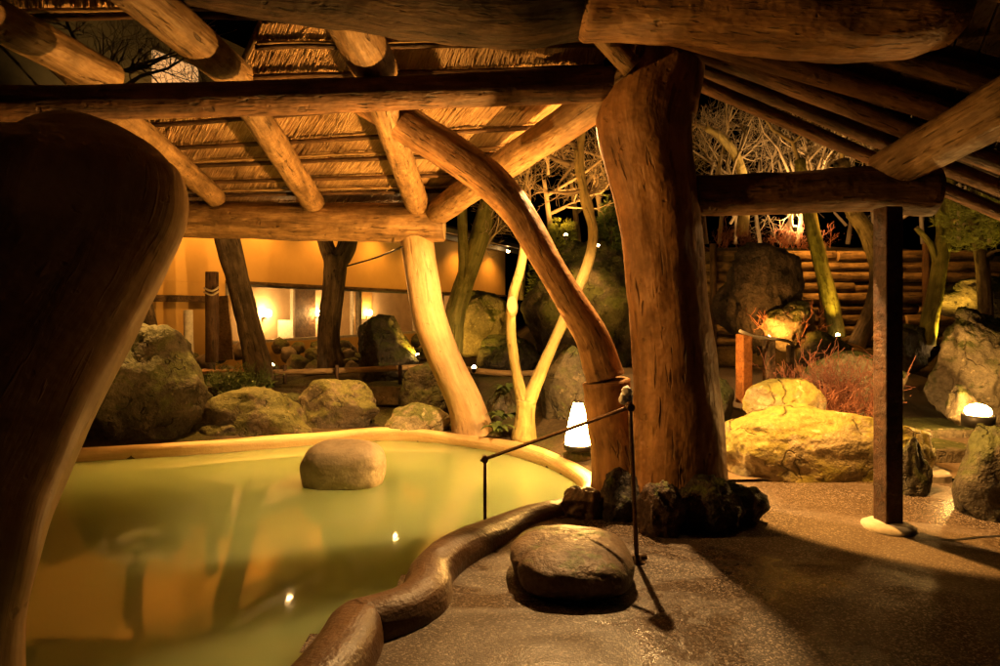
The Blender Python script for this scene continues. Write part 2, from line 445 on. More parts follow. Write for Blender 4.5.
def far_h(x, y):
    if -8.8 < x < 8.8 and -2.8 < y < 13.8: return -1.5
    return hgt(max(-9, min(9, x)), min(14, max(-3, y))) - .02
tag(grid('terrain', -120, 120, 60, -60, 180, 60, far_h, M['ground']), kind='structure')
def fz(x, y): return .006 * mn.noise(Vector((x * 1.1, y * 1.1, 3))) + .03 * sstep(3.6, 5.4, y) * sstep(1.2, 3, x)
tag(grid('floor', -2.4, 5.6, 100, -2.6, 5.45, 100, fz, M['floor'], keep=lambda x, y: not (inside(x, y) and pdist(x, y) > .06) and (x > .75 or y < 4.9)), kind='structure')
wm = MB(); wm.poly([(p.x, p.y, -.05) for p in ring]); wo = wm.build('water', M['water'], None, False); tag(wo, kind='structure')

# pool rim: one smooth hand-shaped kerb round the water
def rim(name, i0, i1, mat_):
    n = len(ring); m = MB(); seg = 18; cnt = i1 - i0
    ln = 0
    for ii in range(i0, i1):
        i = ii % n; p = ring[i]; t = (ring[(i + 1) % n] - ring[i - 1]).normalized(); out = Vector((-t.y, t.x, 0))
        if inside(p.x + out.x * .05, p.y + out.y * .05): out = -out
        ln += (p - ring[i - 1]).length if ii > i0 else 0
        nearness = sstep(4.6, 3.8, p.y)
        wd = .095 + .045 * nearness + .03 * mn.noise(Vector((ln * .9, 1, 0)))
        ht = .105 + .075 * nearness + .03 * mn.noise(Vector((ln * 1.1, 7, 0)))
        c = p + out * (wd * .8)
        for k in range(seg):
            a = 2 * pi * k / seg
            r = 1 + .07 * mn.noise(Vector((cos(a), sin(a), ln * 1.4))) + .03 * mn.noise(Vector((cos(a) * 2, sin(a) * 2, ln * 5)))
            ca, sa = cos(a), sin(a)
            ca = math.copysign(abs(ca) ** .8, ca); sa = math.copysign(abs(sa) ** .8, sa)
            m.v.append(c + out * (ca * wd * r) + Vector((0, 0, sa * ht * r + .02)))
            m.g.append((ca * .2, sa * .2, ln * .12))
    for i in range(cnt - 1):
        for k in range(seg):
            k2 = (k + 1) % seg; i2 = i + 1
            m.f.append((i * seg + k, i2 * seg + k, i2 * seg + k2, i * seg + k2)); m.mi.append(0)
    for e_ in (0, cnt - 1): m.f.append(tuple(e_ * seg + k for k in range(seg))); m.mi.append(0)
    o = m.build(name, M[mat_])
    bm = bmesh.new(); bm.from_mesh(o.data); bmesh.ops.recalc_face_normals(bm, faces=bm.faces); bm.to_mesh(o.data); bm.free()
    return o
NK = 6 * 8 + 3
tag(rim('pool_kerb', -6, NK + 1, 'rim_lit'), 'rounded kerb along the far side of the pool, coloured as lamplit', 'kerb')
tag(rim('pool_kerb', NK, len(ring) - 5, 'rim'), 'thick glossy brown kerb winding past the cleft stone', 'kerb')

# ------------------------------------------------------------------ pavilion
pav = empty('pavilion', (1.3, 4.6, 0), 'rustic open log pavilion with reed ceiling and tree trunk columns', 'pavilion')
def logp(name, pts, rad, mats, parent=pav, label=None, **kw):
    """log through (px,py,Y) points with radii given in photo pixels"""
    W = [P(*p) for p in pts]
    if not hasattr(rad, '__len__'): rad = [rad] * len(pts)
    rr = [r / F * p[2] for r, p in zip(rad, pts)]
    k = dict(seg=22, sub=6, amp=.07, seed=len(bpy.data.objects) % 37); k.update(kw)
    m = MB(); m.tube(W, rr, **k); o = m.build(name, mats, parent)
    if label: o['label'] = label
    return o
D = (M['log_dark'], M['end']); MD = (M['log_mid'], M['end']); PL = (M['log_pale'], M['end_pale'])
# main column
logp('column', [(661, 40, 4.65), (658, 75, 4.65), (648, 105, 4.65), (645, 135, 4.65), (658, 205, 4.65), (668, 290, 4.65), (676, 380, 4.65), (677, 470, 4.65), (678, 540, 4.65)],
     [41, 43, 47, 45, 39, 39.5, 42.5, 47, 55], (M['column'], M['end']), label='massive brown tree trunk column with flared top', seg=48, sub=8, amp=.10, freq=.9)
# leaning fork-topped trunk on the left
logp('trunk_post', [(62, 112, 3.12), (64, 121, 3.11), (67, 138, 3.1), (67, 158, 3.06), (62, 184, 3.0), (42, 240, 2.92), (8, 312, 2.75), (-40, 398, 2.5), (-86, 485, 2.3), (-118, 560, 2.15), (-140, 640, 2.1), (-158, 740, 2.05)],
     [10, 32, 64, 94, 116, 114, 112, 115, 121, 128, 132, 146], (M['trunk_big'], M['trunk_big']), label='huge leaning pale trunk lit along its right edge', seg=80, sub=7, amp=.03, freq=.7, capround=.04, section=((.86, .51, 0), 0, .38, .68))
logp('post', [(415, 230, 7.5), (423, 280, 7.5), (430, 320, 7.5), (444, 358, 7.5), (462, 396, 7.5), (471, 424, 7.5), (475, 450, 7.5)], [16.5, 16.5, 16.5, 16.5, 17, 20, 26],
     (M['log_post'], M['end_pale']), label='pale peeled curving post standing on the far pool edge', seg=28, amp=.06, freq=1.2)
logp('brace', [(362, 98, 4.75), (384, 110, 4.75), (418, 132, 4.75), (450, 152, 4.75), (491, 182, 4.75), (518, 212, 4.78), (544, 257, 4.8), (570, 301, 4.83), (592, 338, 4.87), (602, 368, 4.9), (605, 378, 4.9)],
     [17, 18, 19, 19, 18, 16, 15, 15.5, 17, 18.5, 19], (M['log_mid'], M['end']), label='S-curved brown log rising from the stump to the beam', seg=30, amp=.08, freq=1.2)
logp('stump', [(606, 381, 4.92), (612, 420, 4.92), (620, 460, 4.92), (628, 520, 4.92)], [24, 25, 29, 38], (M['column'], M['end']), seg=28, amp=.08)
# beams
logp('beam', [(-60, 105, 3.1), (0, 104, 3.2), (200, 100, 3.65), (400, 93, 4.15), (624, 84, 4.6)], [19, 18, 17, 16.5, 17], D, label='long dark cross beam running from the leaning trunk to the column', amp=.06, freq=1.6, sub=10)
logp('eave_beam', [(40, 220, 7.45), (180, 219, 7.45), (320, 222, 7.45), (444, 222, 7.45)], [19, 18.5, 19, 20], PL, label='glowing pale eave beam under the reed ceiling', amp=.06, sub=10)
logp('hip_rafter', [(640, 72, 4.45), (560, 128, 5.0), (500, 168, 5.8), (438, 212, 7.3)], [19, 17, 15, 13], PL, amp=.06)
logp('beam', [(140, -58, 3.3), (300, -36, 3.45), (430, -20, 3.6), (520, -14, 3.7), (585, -22, 3.8), (625, -28, 3.85)], [52, 54, 57, 58, 52, 44], (M['log_black'], M['end']), label='thick dark ridge log overhead', seg=40, amp=.08, sub=8)
logp('beam', [(585, 0, 3.75), (650, 0, 3.75), (740, 2, 3.7), (840, 8, 3.65), (915, 10, 3.6), (950, 16, 3.6)], [40, 43, 47, 50, 46, 32], (M['log_mid'], M['end']), label='weathered overhead log with ragged rounded end', seg=44, amp=.10, freq=1.6, sub=8, capround=.35)
logp('beam', [(695, 196, 4.6), (780, 194, 4.55), (860, 189, 4.5), (932, 192, 4.45)], [20, 21, 22, 24], D, label='short dark beam between the column and the square post', amp=.08)
logp('purlin', [(884, 173, 4.5), (930, 147, 4.2), (975, 122, 3.9), (1060, 74, 3.5)], [21, 23, 26, 30], (M['log_pale'], M['end']), label='pale round log slanting over the square post', amp=.06, capround=.3)
logp('log_end', [(598, 34, 4.3), (632, 68, 4.35)], [9, 11], (M['log_pale'], M['end_pale']), amp=.08, sub=4)
# upper rafters (near roof) and lower rafters (down to the eave)
logp('rafter', [(-60, -8, 2.9), (20, 32, 3.3), (110, 80, 3.85)], [22, 20, 18], (M['log_pale'], M['end']), amp=.07)
logp('rafter', [(110, -28, 2.9), (180, 28, 3.4), (236, 76, 4.0)], [23, 21, 18], (M['log_pale'], M['end']), amp=.07)
logp('rafter', [(338, 0, 3.6), (360, 40, 3.9), (376, 72, 4.3)], [24, 24, 22], (M['log_pale'], M['end']), amp=.07, capround=.3)
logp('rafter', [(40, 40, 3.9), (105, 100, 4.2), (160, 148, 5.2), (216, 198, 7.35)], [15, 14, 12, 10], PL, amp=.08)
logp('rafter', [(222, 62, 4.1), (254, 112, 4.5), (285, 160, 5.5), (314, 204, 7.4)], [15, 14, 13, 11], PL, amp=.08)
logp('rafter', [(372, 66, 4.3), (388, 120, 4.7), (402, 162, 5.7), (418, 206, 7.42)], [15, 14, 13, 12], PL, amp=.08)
# square post on a concrete pad
b0 = G(888, 529)
pm = MB(); pm.box((b0.x, b0.y, 1.1), .125, .13, 2.2, Matrix.Rotation(R(6), 3, 'Z'))
po = pm.build('square_post', M['post_stain'], pav, False); po['label'] = 'dark square post on a pale concrete pad'
bv = po.modifiers.new('b', 'BEVEL'); bv.width = .008; bv.segments = 2
pd = MB(); pd.lathe((b0.x, b0.y, 0), [(.17, -.03), (.165, .03), (.13, .05), (.06, .062)], 28)
for i, v in enumerate(pd.v): v.x += .02 * mn.noise(v * 9); v.y += .02 * mn.noise(v * 9 + Vector((4, 4, 4)))
pd.build('base_pad', M['concrete'], po)

# reed ceiling ------------------------------------------------------------
def lerp(a, b, t): return a + (b - a) * t
def edge(pts, n):
    """resample a polyline of vectors with n+1 points"""
    out = []; 
    d = [0]
    for a, b in zip(pts, pts[1:]): d.append(d[-1] + (b - a).length)
    for i in range(n + 1):
        t = d[-1] * i / n
        for k in range(len(pts) - 1):
            if t <= d[k + 1] + 1e-9:
                out.append(lerp(pts[k], pts[k + 1], (t - d[k]) / (d[k + 1] - d[k]))); break
    return out
def thatch(bot, top, lift, rows, cols, nreed, seed, vbat, pale=()):
    rnd = random.Random(seed)
    NB = edge([P(*p) + Vector((0, 0, lift)) for p in bot], cols); NTp = edge([P(*p) + Vector((0, 0, lift)) for p in top], cols)
    def S(u, v):
        x = u * cols; i = min(int(x), cols - 1); f = x - i
        b = lerp(NB[i], NB[i + 1], f); t = lerp(NTp[i], NTp[i + 1], f)
        return lerp(b, t, v) + Vector((0, 0, .010 * mn.noise(Vector((u * 5, v * 4, seed)))))
    m = MB()
    for j in range(rows + 1):
        for i in range(cols + 1):
            p = S(i / cols, j / rows); m.v.append(p + Vector((0, 0, .035))); m.g.append(tuple(p))
    for j in range(rows):
        for i in range(cols):
            a = j * (cols + 1) + i; m.f.append((a, a + 1, a + cols + 2, a + cols + 1)); m.mi.append(0)
    n0 = len(m.v)                                     # closed underside-top slab
    for j in range(rows + 1):
        for i in range(cols + 1):
            p = S(i / cols, j / rows); m.v.append(p + Vector((0, 0, .10))); m.g.append(tuple(p))
    for j in range(rows):
        for i in range(cols):
            a = n0 + j * (cols + 1) + i; m.f.append((a, a + cols + 1, a + cols + 2, a + 1)); m.mi.append(0)
    for i in range(cols):
        for (a) in (i, rows * (cols + 1) + i): m.f.append((a, a + n0, a + n0 + 1, a + 1)); m.mi.append(0)
    for j in range(rows):
        for a in (j * (cols + 1), j * (cols + 1) + cols): m.f.append((a, a + cols + 1, a + cols + 1 + n0, a + n0)); m.mi.append(0)
    th = m.build('thatch', M['thatch'], pav)
    r = MB()
    for k in range(nreed):
        u = rnd.random(); v0 = rnd.uniform(.0, .9); L = rnd.uniform(.12, .4)
        du = rnd.gauss(0, .004); w_ = rnd.uniform(.0035, .0075)
        if rnd.random() < .04: w_ *= 1.8
        a = S(u, v0); b = S(min(max(u + du, 0), 1), min(v0 + L, 1.02))
        dz = rnd.uniform(-.004, .014)
        a = a + Vector((0, 0, dz + rnd.uniform(-.012, .006))); b = b + Vector((0, 0, dz + .01))
        if rnd.random() < .012: a = a + Vector((rnd.gauss(0, .03), 0, -rnd.uniform(.0, .05)))
        d = (b - a).normalized(); s_ = d.cross(Vector((0, 0, 1))).normalized(); n_ = s_.cross(d)
        bi = len(r.v); gg = (rnd.random() * 40, rnd.random() * 40, 0)
        for p in (a, b):
            for q in (s_ * w_, n_ * -w_ * .9, s_ * -w_):
                r.v.append(p + q); r.g.append(gg)
        r.f += [(bi, bi + 1, bi + 4, bi + 3), (bi + 1, bi + 2, bi + 5, bi + 4), (bi, bi + 2, bi + 1)]; r.mi += [0, 0, 0]
    ro = r.build('reed', M['reed'], th, False); ro['kind'] = 'stuff'
    for q, v in enumerate(vbat):
        for (rr, dv, mm) in ((.022, 0, M['batten']), (.013, .035, M['batten_pale'])) if q in pale else ((.022, 0, M['batten']),):
            b = MB(); b.tube([S(u / 8, v + dv + rnd.uniform(-.006, .006)) - Vector((0, 0, .03 + rr)) for u in range(9)], rr, seg=10, sub=3, amp=.15, freq=3, seed=q + seed)
            b.build('batten', (mm, M['end']), pav)
    return th
t1 = thatch([(-220, 212, 8.2), (100, 212, 8.2), (462, 212, 7.9)], [(-260, 110, 4.75), (100, 106, 4.75), (240, 102, 4.75), (300, 92, 4.7), (606, 66, 4.6)], .06, 12, 30, 22000, 3,
            [.08, .22, .37, .53, .70, .88], pale=(1, 3, 5))
t3 = thatch([(232, 98, 4.75), (600, 84, 4.7)], [(262, 34, 4.2), (612, 34, 4.35)], .05, 6, 16, 4500, 5, [.35, .82], pale=(1,))
t2 = thatch([(-120, 24, 3.75), (190, 20, 3.7), (330, 24, 3.8), (640, 20, 4.2)], [(-160, -170, 2.6), (660, -170, 2.8)], .04, 6, 20, 4500, 8, [.05, .3, .6], pale=(0,))
# right-hand roof: dark poles and boards, sloping down to the right
polesP = [((660, 66, 5.0), (705, 86, 5.0), (890, 166, 5.0), (1080, 246, 5.0), 7),
          ((650, 46, 4.7), (705, 69, 4.7), (895, 146, 4.7), (1080, 220, 4.7), 8),
          ((630, 28, 4.4), (700, 50, 4.4), (905, 128, 4.4), (1080, 194, 4.4), 10),
          ((630, 24, 4.1), (760, 58, 4.1), (950, 114, 4.1), (1090, 158, 4.1), 11),
          ((700, 6, 3.9), (800, 30, 3.9), (950, 72, 3.9), (1100, 112, 3.9), 12),
          ((700, -75, 3.4), (800, -58, 3.4), (950, -25, 3.4), (1150, 25, 3.4), 13)]
for q, (a, b, c, d, r) in enumerate(polesP):
    logp('pole', [a, b, c, d], r, (M['log_dark'], M['end']), amp=.13, freq=2.5, seg=14)
def boards():
    rnd = random.Random(4)
    A = [P(*a[0]) for a in polesP]; B = [P(*a[3]) for a in polesP]
    A.append(A[-1] + (A[-1] - A[0]) * .9); B.append(B[-1] + (B[-1] - B[0]) * .9)
    n = 16
    for k in range(n):                                   # one board after another down the slope
        u0, u1 = k / n + .002, (k + 1) / n - .003
        m = MB(); up = Vector((0, 0, .085 + rnd.uniform(0, .02))); th_ = Vector((0, 0, .03))
        L0 = [lerp(A[i], B[i], u0) + up for i in range(len(A))]; L1 = [lerp(A[i], B[i], u1) + up for i in range(len(A))]
        nn = len(A)
        for i in range(nn):
            for p in (L0[i], L1[i], L1[i] + th_, L0[i] + th_):
                m.v.append(p); m.g.append((p.x, p.z, p.y * .12))
        for i in range(nn - 1):
            for a_, b_ in ((0, 1), (1, 2), (2, 3), (3, 0)):
                m.f.append((i * 4 + a_, i * 4 + b_, i * 4 + 4 + b_, i * 4 + 4 + a_)); m.mi.append(0)
        m.f += [(0, 1, 2, 3), ((nn - 1) * 4 + 3, (nn - 1) * 4 + 2, (nn - 1) * 4 + 1, (nn - 1) * 4)]; m.mi += [0, 0]
        m.build('roof_board', M['boards'], pav, False)
boards()

# ------------------------------------------------------------------ boulders
def boulder(name, label, box, Y, m, depth=1.0, seed=1, sub=4, rough=.16, planes=5, sq=.0, group=None, cat='boulder', sink=.12, tilt=0, hook=None, fine=.035):
    x0, y0, x1, y1 = box
    c = P((x0 + x1) / 2, (y0 + y1) / 2, Y); wx = (x1 - x0) / F * Y / 2; hz = (y1 - y0) / F * Y / 2
    bot = c.z - hz - sink; top = c.z + hz; cz = (top + bot) / 2; hz = (top - bot) / 2
    dy = wx * depth
    rnd = random.Random(seed)
    bm = bmesh.new(); bmesh.ops.create_icosphere(bm, subdivisions=sub, radius=1)
    pl = []
    for _ in range(planes):
        n_ = Vector((rnd.gauss(0, 1), rnd.gauss(0, 1), rnd.gauss(0, .8))).normalized(); pl.append((n_, rnd.uniform(.6, .92)))
    off = Vector((rnd.uniform(0, 90), rnd.uniform(0, 90), 0))
    for v in bm.verts:
        p = v.co.copy()
        if sq:
            p = Vector([math.copysign(abs(a) ** (1 - sq), a) for a in p])
        for n_, d_ in pl:
            k = p.dot(n_) - d_
            if k > 0: p -= n_ * k * .88
        q = p * 1.3 + off
        p *= 1 + rough * (mn.noise(q) + .5 * mn.noise(q * 2.2)) 
        p += p.normalized() * fine * (mn.noise(q * 3.1) * 1.2 - abs(mn.noise(q * 5)) * 1.6 + .6 * mn.noise(q * 11)) 
        if hook: p = hook(p)
        v.co = p
    # normalise to the box
    for ax, hh in ((0, wx), (1, dy), (2, hz)):
        lo = min(v.co[ax] for v in bm.verts); hi = max(v.co[ax] for v in bm.verts)
        for v in bm.verts: v.co[ax] = ((v.co[ax] - lo) / (hi - lo) * 2 - 1) * hh
    if tilt: bmesh.ops.rotate(bm, verts=bm.verts, matrix=Matrix.Rotation(R(tilt), 3, 'Y'))
    me = bpy.data.meshes.new(name); bm.to_mesh(me); bm.free(); smooth(me)
    o = link(name, me, None, (M[m],)); o.location = (c.x, c.y, cz)
    return tag(o, label, cat, group)
# in and beside the pool
def cleft(p):
    d = p.x * .55 - p.y * .8 + .12 + .06 * sin(p.x * 6)
    return p - p.normalized() * .09 * math.exp(-(d / .045) ** 2)
boulder('pool_stone', 'round river stone standing in the milky water', (303, 441, 385, 477), 5.6, 'pool_stone', .75, 11, 5, .05, 0, .38, fine=.008, sink=.16)
boulder('seat_stone', 'low brown stone with a cleft top beside the handrail foot', (510, 537, 631, 574), 3.52, 'seat', 1.1, 21, 5, .06, 0, .25, sink=.04, hook=cleft, fine=.012)
for i, (bx, Y, m, lab, s) in enumerate([
    ((560, 486, 606, 520), 4.55, 'seat', 'smooth brown stone wedged at the end of the pool kerb', 31),
    ((598, 468, 652, 530), 4.5, 'lava', 'dark lava rock against the left foot of the column', 32),
    ((636, 480, 684, 540), 4.18, 'lava_red', 'brown knobbly lava rock in front of the column', 33),
    ((660, 474, 742, 542), 4.3, 'lava', 'black rough lava rock in front of the column', 34),
    ((712, 482, 768, 534), 4.4, 'lava', 'black jagged lava rock at the right foot of the column', 35)]):
    boulder('lava_rock', lab, bx, Y, m, .8, s, 5, .24, 6, cat='rock', sink=.05, fine=.06)
# bank behind the pool
BK = [((262, 392, 322, 444), 8.3, 'stone_dark', 'dark wedge rock between the two mossy boulders', 52, .7),
      ((352, 384, 402, 440), 8.7, 'stone_moss', 'grey rock filling the gap behind the mossy boulder with a dark flank', 53, .7),
      ((196, 372, 262, 420), 8.3, 'stone_dark', 'dark rock under the leaning tree foot', 54, .7),
      ((72, 322, 206, 462), 7.3, 'stone_dark', 'big dark mossy boulder behind the leaning trunk', 41, .8),
      ((178, 386, 322, 456), 7.7, 'stone_moss', 'low smooth mossy boulder behind the far pool rim', 42, .6),
      ((300, 378, 382, 446), 8.0, 'stone_moss', 'mossy boulder with a dark flank behind the pool stone', 43, .7),
      ((196, 420, 262, 456), 7.45, 'stone_moss', 'small mossy stone pressed against the far rim', 48, .7),
      ((392, 362, 456, 446), 8.2, 'stone_dark', 'dark rock behind the foot of the pale post', 44, .7),
      ((386, 402, 452, 448), 7.6, 'stone', 'weathered grey rock beside the foot of the pale post', 45, .6),
      ((358, 314, 420, 380), 9.6, 'stone_dark', 'dark pointed rock below the lit windows', 46, .8),
      ((484, 386, 520, 440), 8.0, 'stone_dark', 'dark rock between the pale post and the forked tree', 47, .8),
      ((540, 344, 604, 448), 7.6, 'stone_dark', 'mossy dark boulder behind the glowing lantern', 49, .7),
      ((440, 290, 512, 352), 11.5, 'stone', 'golden uplit boulder near the dark forked tree', 50, .7),
      ((476, 334, 540, 372), 10.5, 'stone_dark', 'flat dark rock by the garden path lights', 51, .8)]
for bx, Y, m, lab, s, d in BK: boulder('boulder', lab, bx, Y, m, d, s, 5, .17, 13, fine=.045)
# low stones along the rim where posts and tree stand
rnd = random.Random(5)
for i in range(15):
    x = 380 + i * 13 + rnd.uniform(-4, 4); k_ = max(0, x - 440) / 150
    hh_ = rnd.uniform(4, 8); y = 434 + k_ ** 2 * 26
    boulder('edge_stone', 'small rough stone in the row behind the far pool rim', (x - rnd.uniform(7, 12), y - hh_, x + rnd.uniform(7, 12), y + 5), 7.75 - k_ * 1.2, ['stone', 'stone_moss', 'stone_dark'][i % 3], .9, 60 + i, 3, .22, 9, group='edge stones behind the pool rim', cat='stone', sink=.14)
# right side
def ledge(p): return p
boulder('stone_block', 'long pale mossy stone block beside the square post', (716, 402, 932, 500), 5.65, 'stone_bench', .40, 71, 6, .12, 6, .28, sink=.1, fine=.03)
boulder('boulder', 'rounded mossy stone lying on top of the long block', (744, 378, 826, 418), 6.1, 'stone_bench', .6, 72, 5, .10, 4)
boulder('boulder', 'tan boulder behind the red twiggy shrub', (800, 350, 900, 420), 7.1, 'stone', .6, 73, 5, .15, 5)
boulder('boulder', 'huge black standing rock before the log wall', (716, 244, 806, 348), 9.4, 'lava', .7, 74, 5, .28, 13, fine=.07)
boulder('boulder', 'orange lit rock below the black standing rock', (762, 300, 816, 344), 8.9, 'stone', .7, 75, 5, .2, 13)
boulder('boulder', 'low black rock at the foot of the uplit leaning tree', (797, 330, 850, 362), 8.6, 'stone_dark', .8, 76, 5, .2, 6)
boulder('boulder', 'dark rock beside the path behind the square post', (884, 322, 936, 364), 8.4, 'stone_dark', .8, 77, 5, .2, 6)
boulder('boulder', 'tall golden lit boulder above the path lamp', (936, 306, 1030, 430), 6.8, 'stone', .7, 78, 5, .22, 13, fine=.06)
boulder('boulder', 'stone block beside the glowing path lamp', (948, 384, 976, 414), 6.25, 'stone', .8, 83, 4, .18, 6)
boulder('boulder', 'dark green boulder at the path edge by the floor', (958, 424, 1040, 528), 4.5, 'stone_dark', .8, 79, 5, .16, 13)
boulder('boulder', 'dark rock tucked behind the square post foot', (884, 436, 932, 502), 5.05, 'stone_dark', .8, 80, 5, .2, 6)
boulder('boulder', 'flat dark stone slab on the upper bank', (942, 276, 1040, 312), 8.4, 'stone_dark', .7, 81, 5, .14, 5, .4)
boulder('boulder', 'shadowed boulder behind the orange fence post', (690, 376, 734, 436), 7.2, 'stone_dark', .8, 82, 5, .2, 6)
boulder('boulder', 'big dark overgrown rock face under the tree floodlights', (520, 236, 640, 388), 10.6, 'stone_dark', .7, 84, 5, .25, 7, fine=.06)
# steps and path on the right
path = tag(grid('path', 1.7, 6.0, 40, 5.35, 9.8, 50, lambda x, y: hgt(x, y) + .045 + .02 * mn.noise(Vector((x * 2, y * 2, 5))), M['path']), kind='structure')
def slab(name, px0, px1, Y0, Y1, z0, z1, m, parent, seed):
    rnd = random.Random(seed); me = MB(); n = 14; pts = []
    xa, xb = (px0 - HX) / F * Y0, (px1 - HX) / F * Y0
    for k in range(n):
        a = 2 * pi * k / n; ca, sa = cos(a), sin(a)
        x = (xa + xb) / 2 + math.copysign(abs(ca) ** .5, ca) * (xb - xa) / 2 * rnd.uniform(.9, 1.05)
        y = (Y0 + Y1) / 2 + math.copysign(abs(sa) ** .5, sa) * (Y1 - Y0) / 2 * rnd.uniform(.9, 1.05)
        pts.append((x, y))
    for z, s_ in ((z0, 1.0), (z1 - .015, 1.0), (z1, .96)):
        for x, y in pts:
            me.v.append(Vector(((xa + xb) / 2 + (x - (xa + xb) / 2) * s_, (Y0 + Y1) / 2 + (y - (Y0 + Y1) / 2) * s_, z + (.01 * mn.noise(Vector((x * 3, y * 3, 0))) if z > z0 else 0)))); me.g.append((x, y, z))
    for j in range(2):
        for k in range(n): me.f.append((j * n + k, j * n + (k + 1) % n, (j + 1) * n + (k + 1) % n, (j + 1) * n + k)); me.mi.append(0)
    me.f.append(tuple(range(2 * n, 3 * n))); me.mi.append(0)
    return me.build(name, m, parent, False)
slab('step', 890, 965, 5.25, 5.75, -.1, .10, M['concrete'], path, 1)
slab('step', 886, 985, 5.75, 6.3, -.05, .21, M['stone'], path, 2)
slab('step', 870, 1000, 6.3, 7.0, .0, .29, M['stone'], path, 3)
slab('stepping_stone', 362, 408, 8.5, 9.1, .2, .46, M['stone'], None, 4)
tag(bpy.context.scene.objects['stepping_stone'], 'pale flat stone laid between mossy boulders', 'stone')

# ------------------------------------------------------------------ building
bdir = Vector((.47, 1, 0)).normalized(); bnor = Vector((bdir.y, -bdir.x, 0))   # towards the pool
B0 = Vector((-4.94, 9.0, 0))
def BP(t, o, z): return B0 + bdir * t + bnor * o + Vector((0, 0, z))
brot = Matrix((bdir, -bnor, Vector((0, 0, 1)))).transposed()
bld = empty('bathhouse', (B0.x, B0.y, .4), 'ochre plastered bathhouse with a long lit window band', 'building')
def bbox(name, t0, t1, o0, o1, z0, z1, m, parent=None, sm=False):
    m_ = MB(); m_.box(BP((t0 + t1) / 2, (o0 + o1) / 2, (z0 + z1) / 2), t1 - t0, abs(o1 - o0), z1 - z0, brot)
    o = m_.build(name, m, parent or bld, sm)
    return o
ZT, ZB = 1.93, .93
bbox('wall', -3.0, 12, -.18, 0, ZT, 3.4, M['plaster'])
bbox('wall', -3.0, 1.15, -.18, 0, .2, ZT - .002, M['plaster'])
bbox('wall', 1.152, 12, -.18, -.002, .2, ZB, M['plaster'])
bbox('wall', -3, 12, -3.6, -3.4, .2, 3.4, M['inner'])
bbox('inner_floor', -3, 12, -3.4, -.18, .5, .62, M['tile'])
bbox('ceiling', -3, 12, -3.4, -.18, 2.6, 2.7, M['inner'])
bbox('inner_wall', 1.0, 1.15, -3.39, -.185, .62, 2.6, M['inner'])
bbox('inner_wall', 11.8, 11.95, -3.39, -.185, .62, 2.6, M['inner'])
bbox('roof', -3.4, 12.4, -4, .75, 3.42, 3.56, M['roof'])
bbox('gutter', -3.4, 12.4, .752, .86, 3.36, 3.47, M['gutter'])
bbox('gutter', -3.4, 12.4, .3, .36, 3.30, 3.419, M['gutter'])
bbox('upper_wall', -9.0, 12, -4.2, -4.0, 3.0, 8.0, M['plaster_dim'])
bbox('trim', -.4, 1.1, .001, .04, 1.62, 1.72, M['timber'])
bbox('trim', 1.15, 12, .0, .05, ZT, ZT + .05, M['timber'])
bbox('trim', -.42, -.30, .001, .05, .2, 3.3, M['timber'])
nb = 3; tt = [1.2 + (11.6 - 1.2) * i / nb for i in range(nb + 1)]
for i in range(nb):
    wf = bbox('window', tt[i] + .005, tt[i + 1] - .005, -.13, -.02, ZB, ZB + .05, M['gutter'])
    for (a, b, z0, z1) in ((tt[i] + .005, tt[i] + .05, ZB + .05, ZT - .04), (tt[i + 1] - .05, tt[i + 1] - .005, ZB + .05, ZT - .04), (tt[i] + .005, tt[i + 1] - .005, ZT - .04, ZT)):
        q = bbox('frame', a, b, -.125, -.025, z0, z1, M['gutter'], wf)
    q = bbox('pane', tt[i] + .05, tt[i + 1] - .05, -.08, -.074, ZB + .05, ZT - .04, M['glass'], wf)
# doors, partitions and rails seen inside
for (t, wd, m) in ((2.0, .5, 'timber'), (3.3, .9, 'plaster'), (6.2, .8, 'timber'), (8.6, .9, 'plaster')):
    d = bbox('inner_door', t, t + wd, -3.398, -3.34, .62, 2.2, M[m])
    q = bbox('frame', t - .08, t - .002, -3.398, -3.3, .62, 2.3, M['pot'], d)
for k in range(3):
    bbox('stall_screen', 2.5 + k * 3.1, 2.54 + k * 3.1, -3.3, -2.8, .62, 1.25, M['pot'])
def wall_lamp(t, z, st, lab):
    p = BP(t, -3.2, z)
    e = empty('wall_lamp', p, lab, 'lamp', 'lamps inside the bathhouse')
    m = MB(); m.lathe(p, [(.02, -.08), (.055, -.06), (.07, 0), (.055, .06), (.02, .08)], 14); m.build('globe', glow('lamp globe', WARM2, st), e)
    m = MB(); m.box(BP(t, -3.35, z - .12), .05, .1, .05, brot); m.build('bracket', M['black'], e)
for (t, z) in ((3.0, 1.42), (5.2, 1.42), (7.0, 1.42), (9.2, 1.42)): wall_lamp(t, z, 210, 'glowing globe lamp on the wall seen through the bathhouse window')
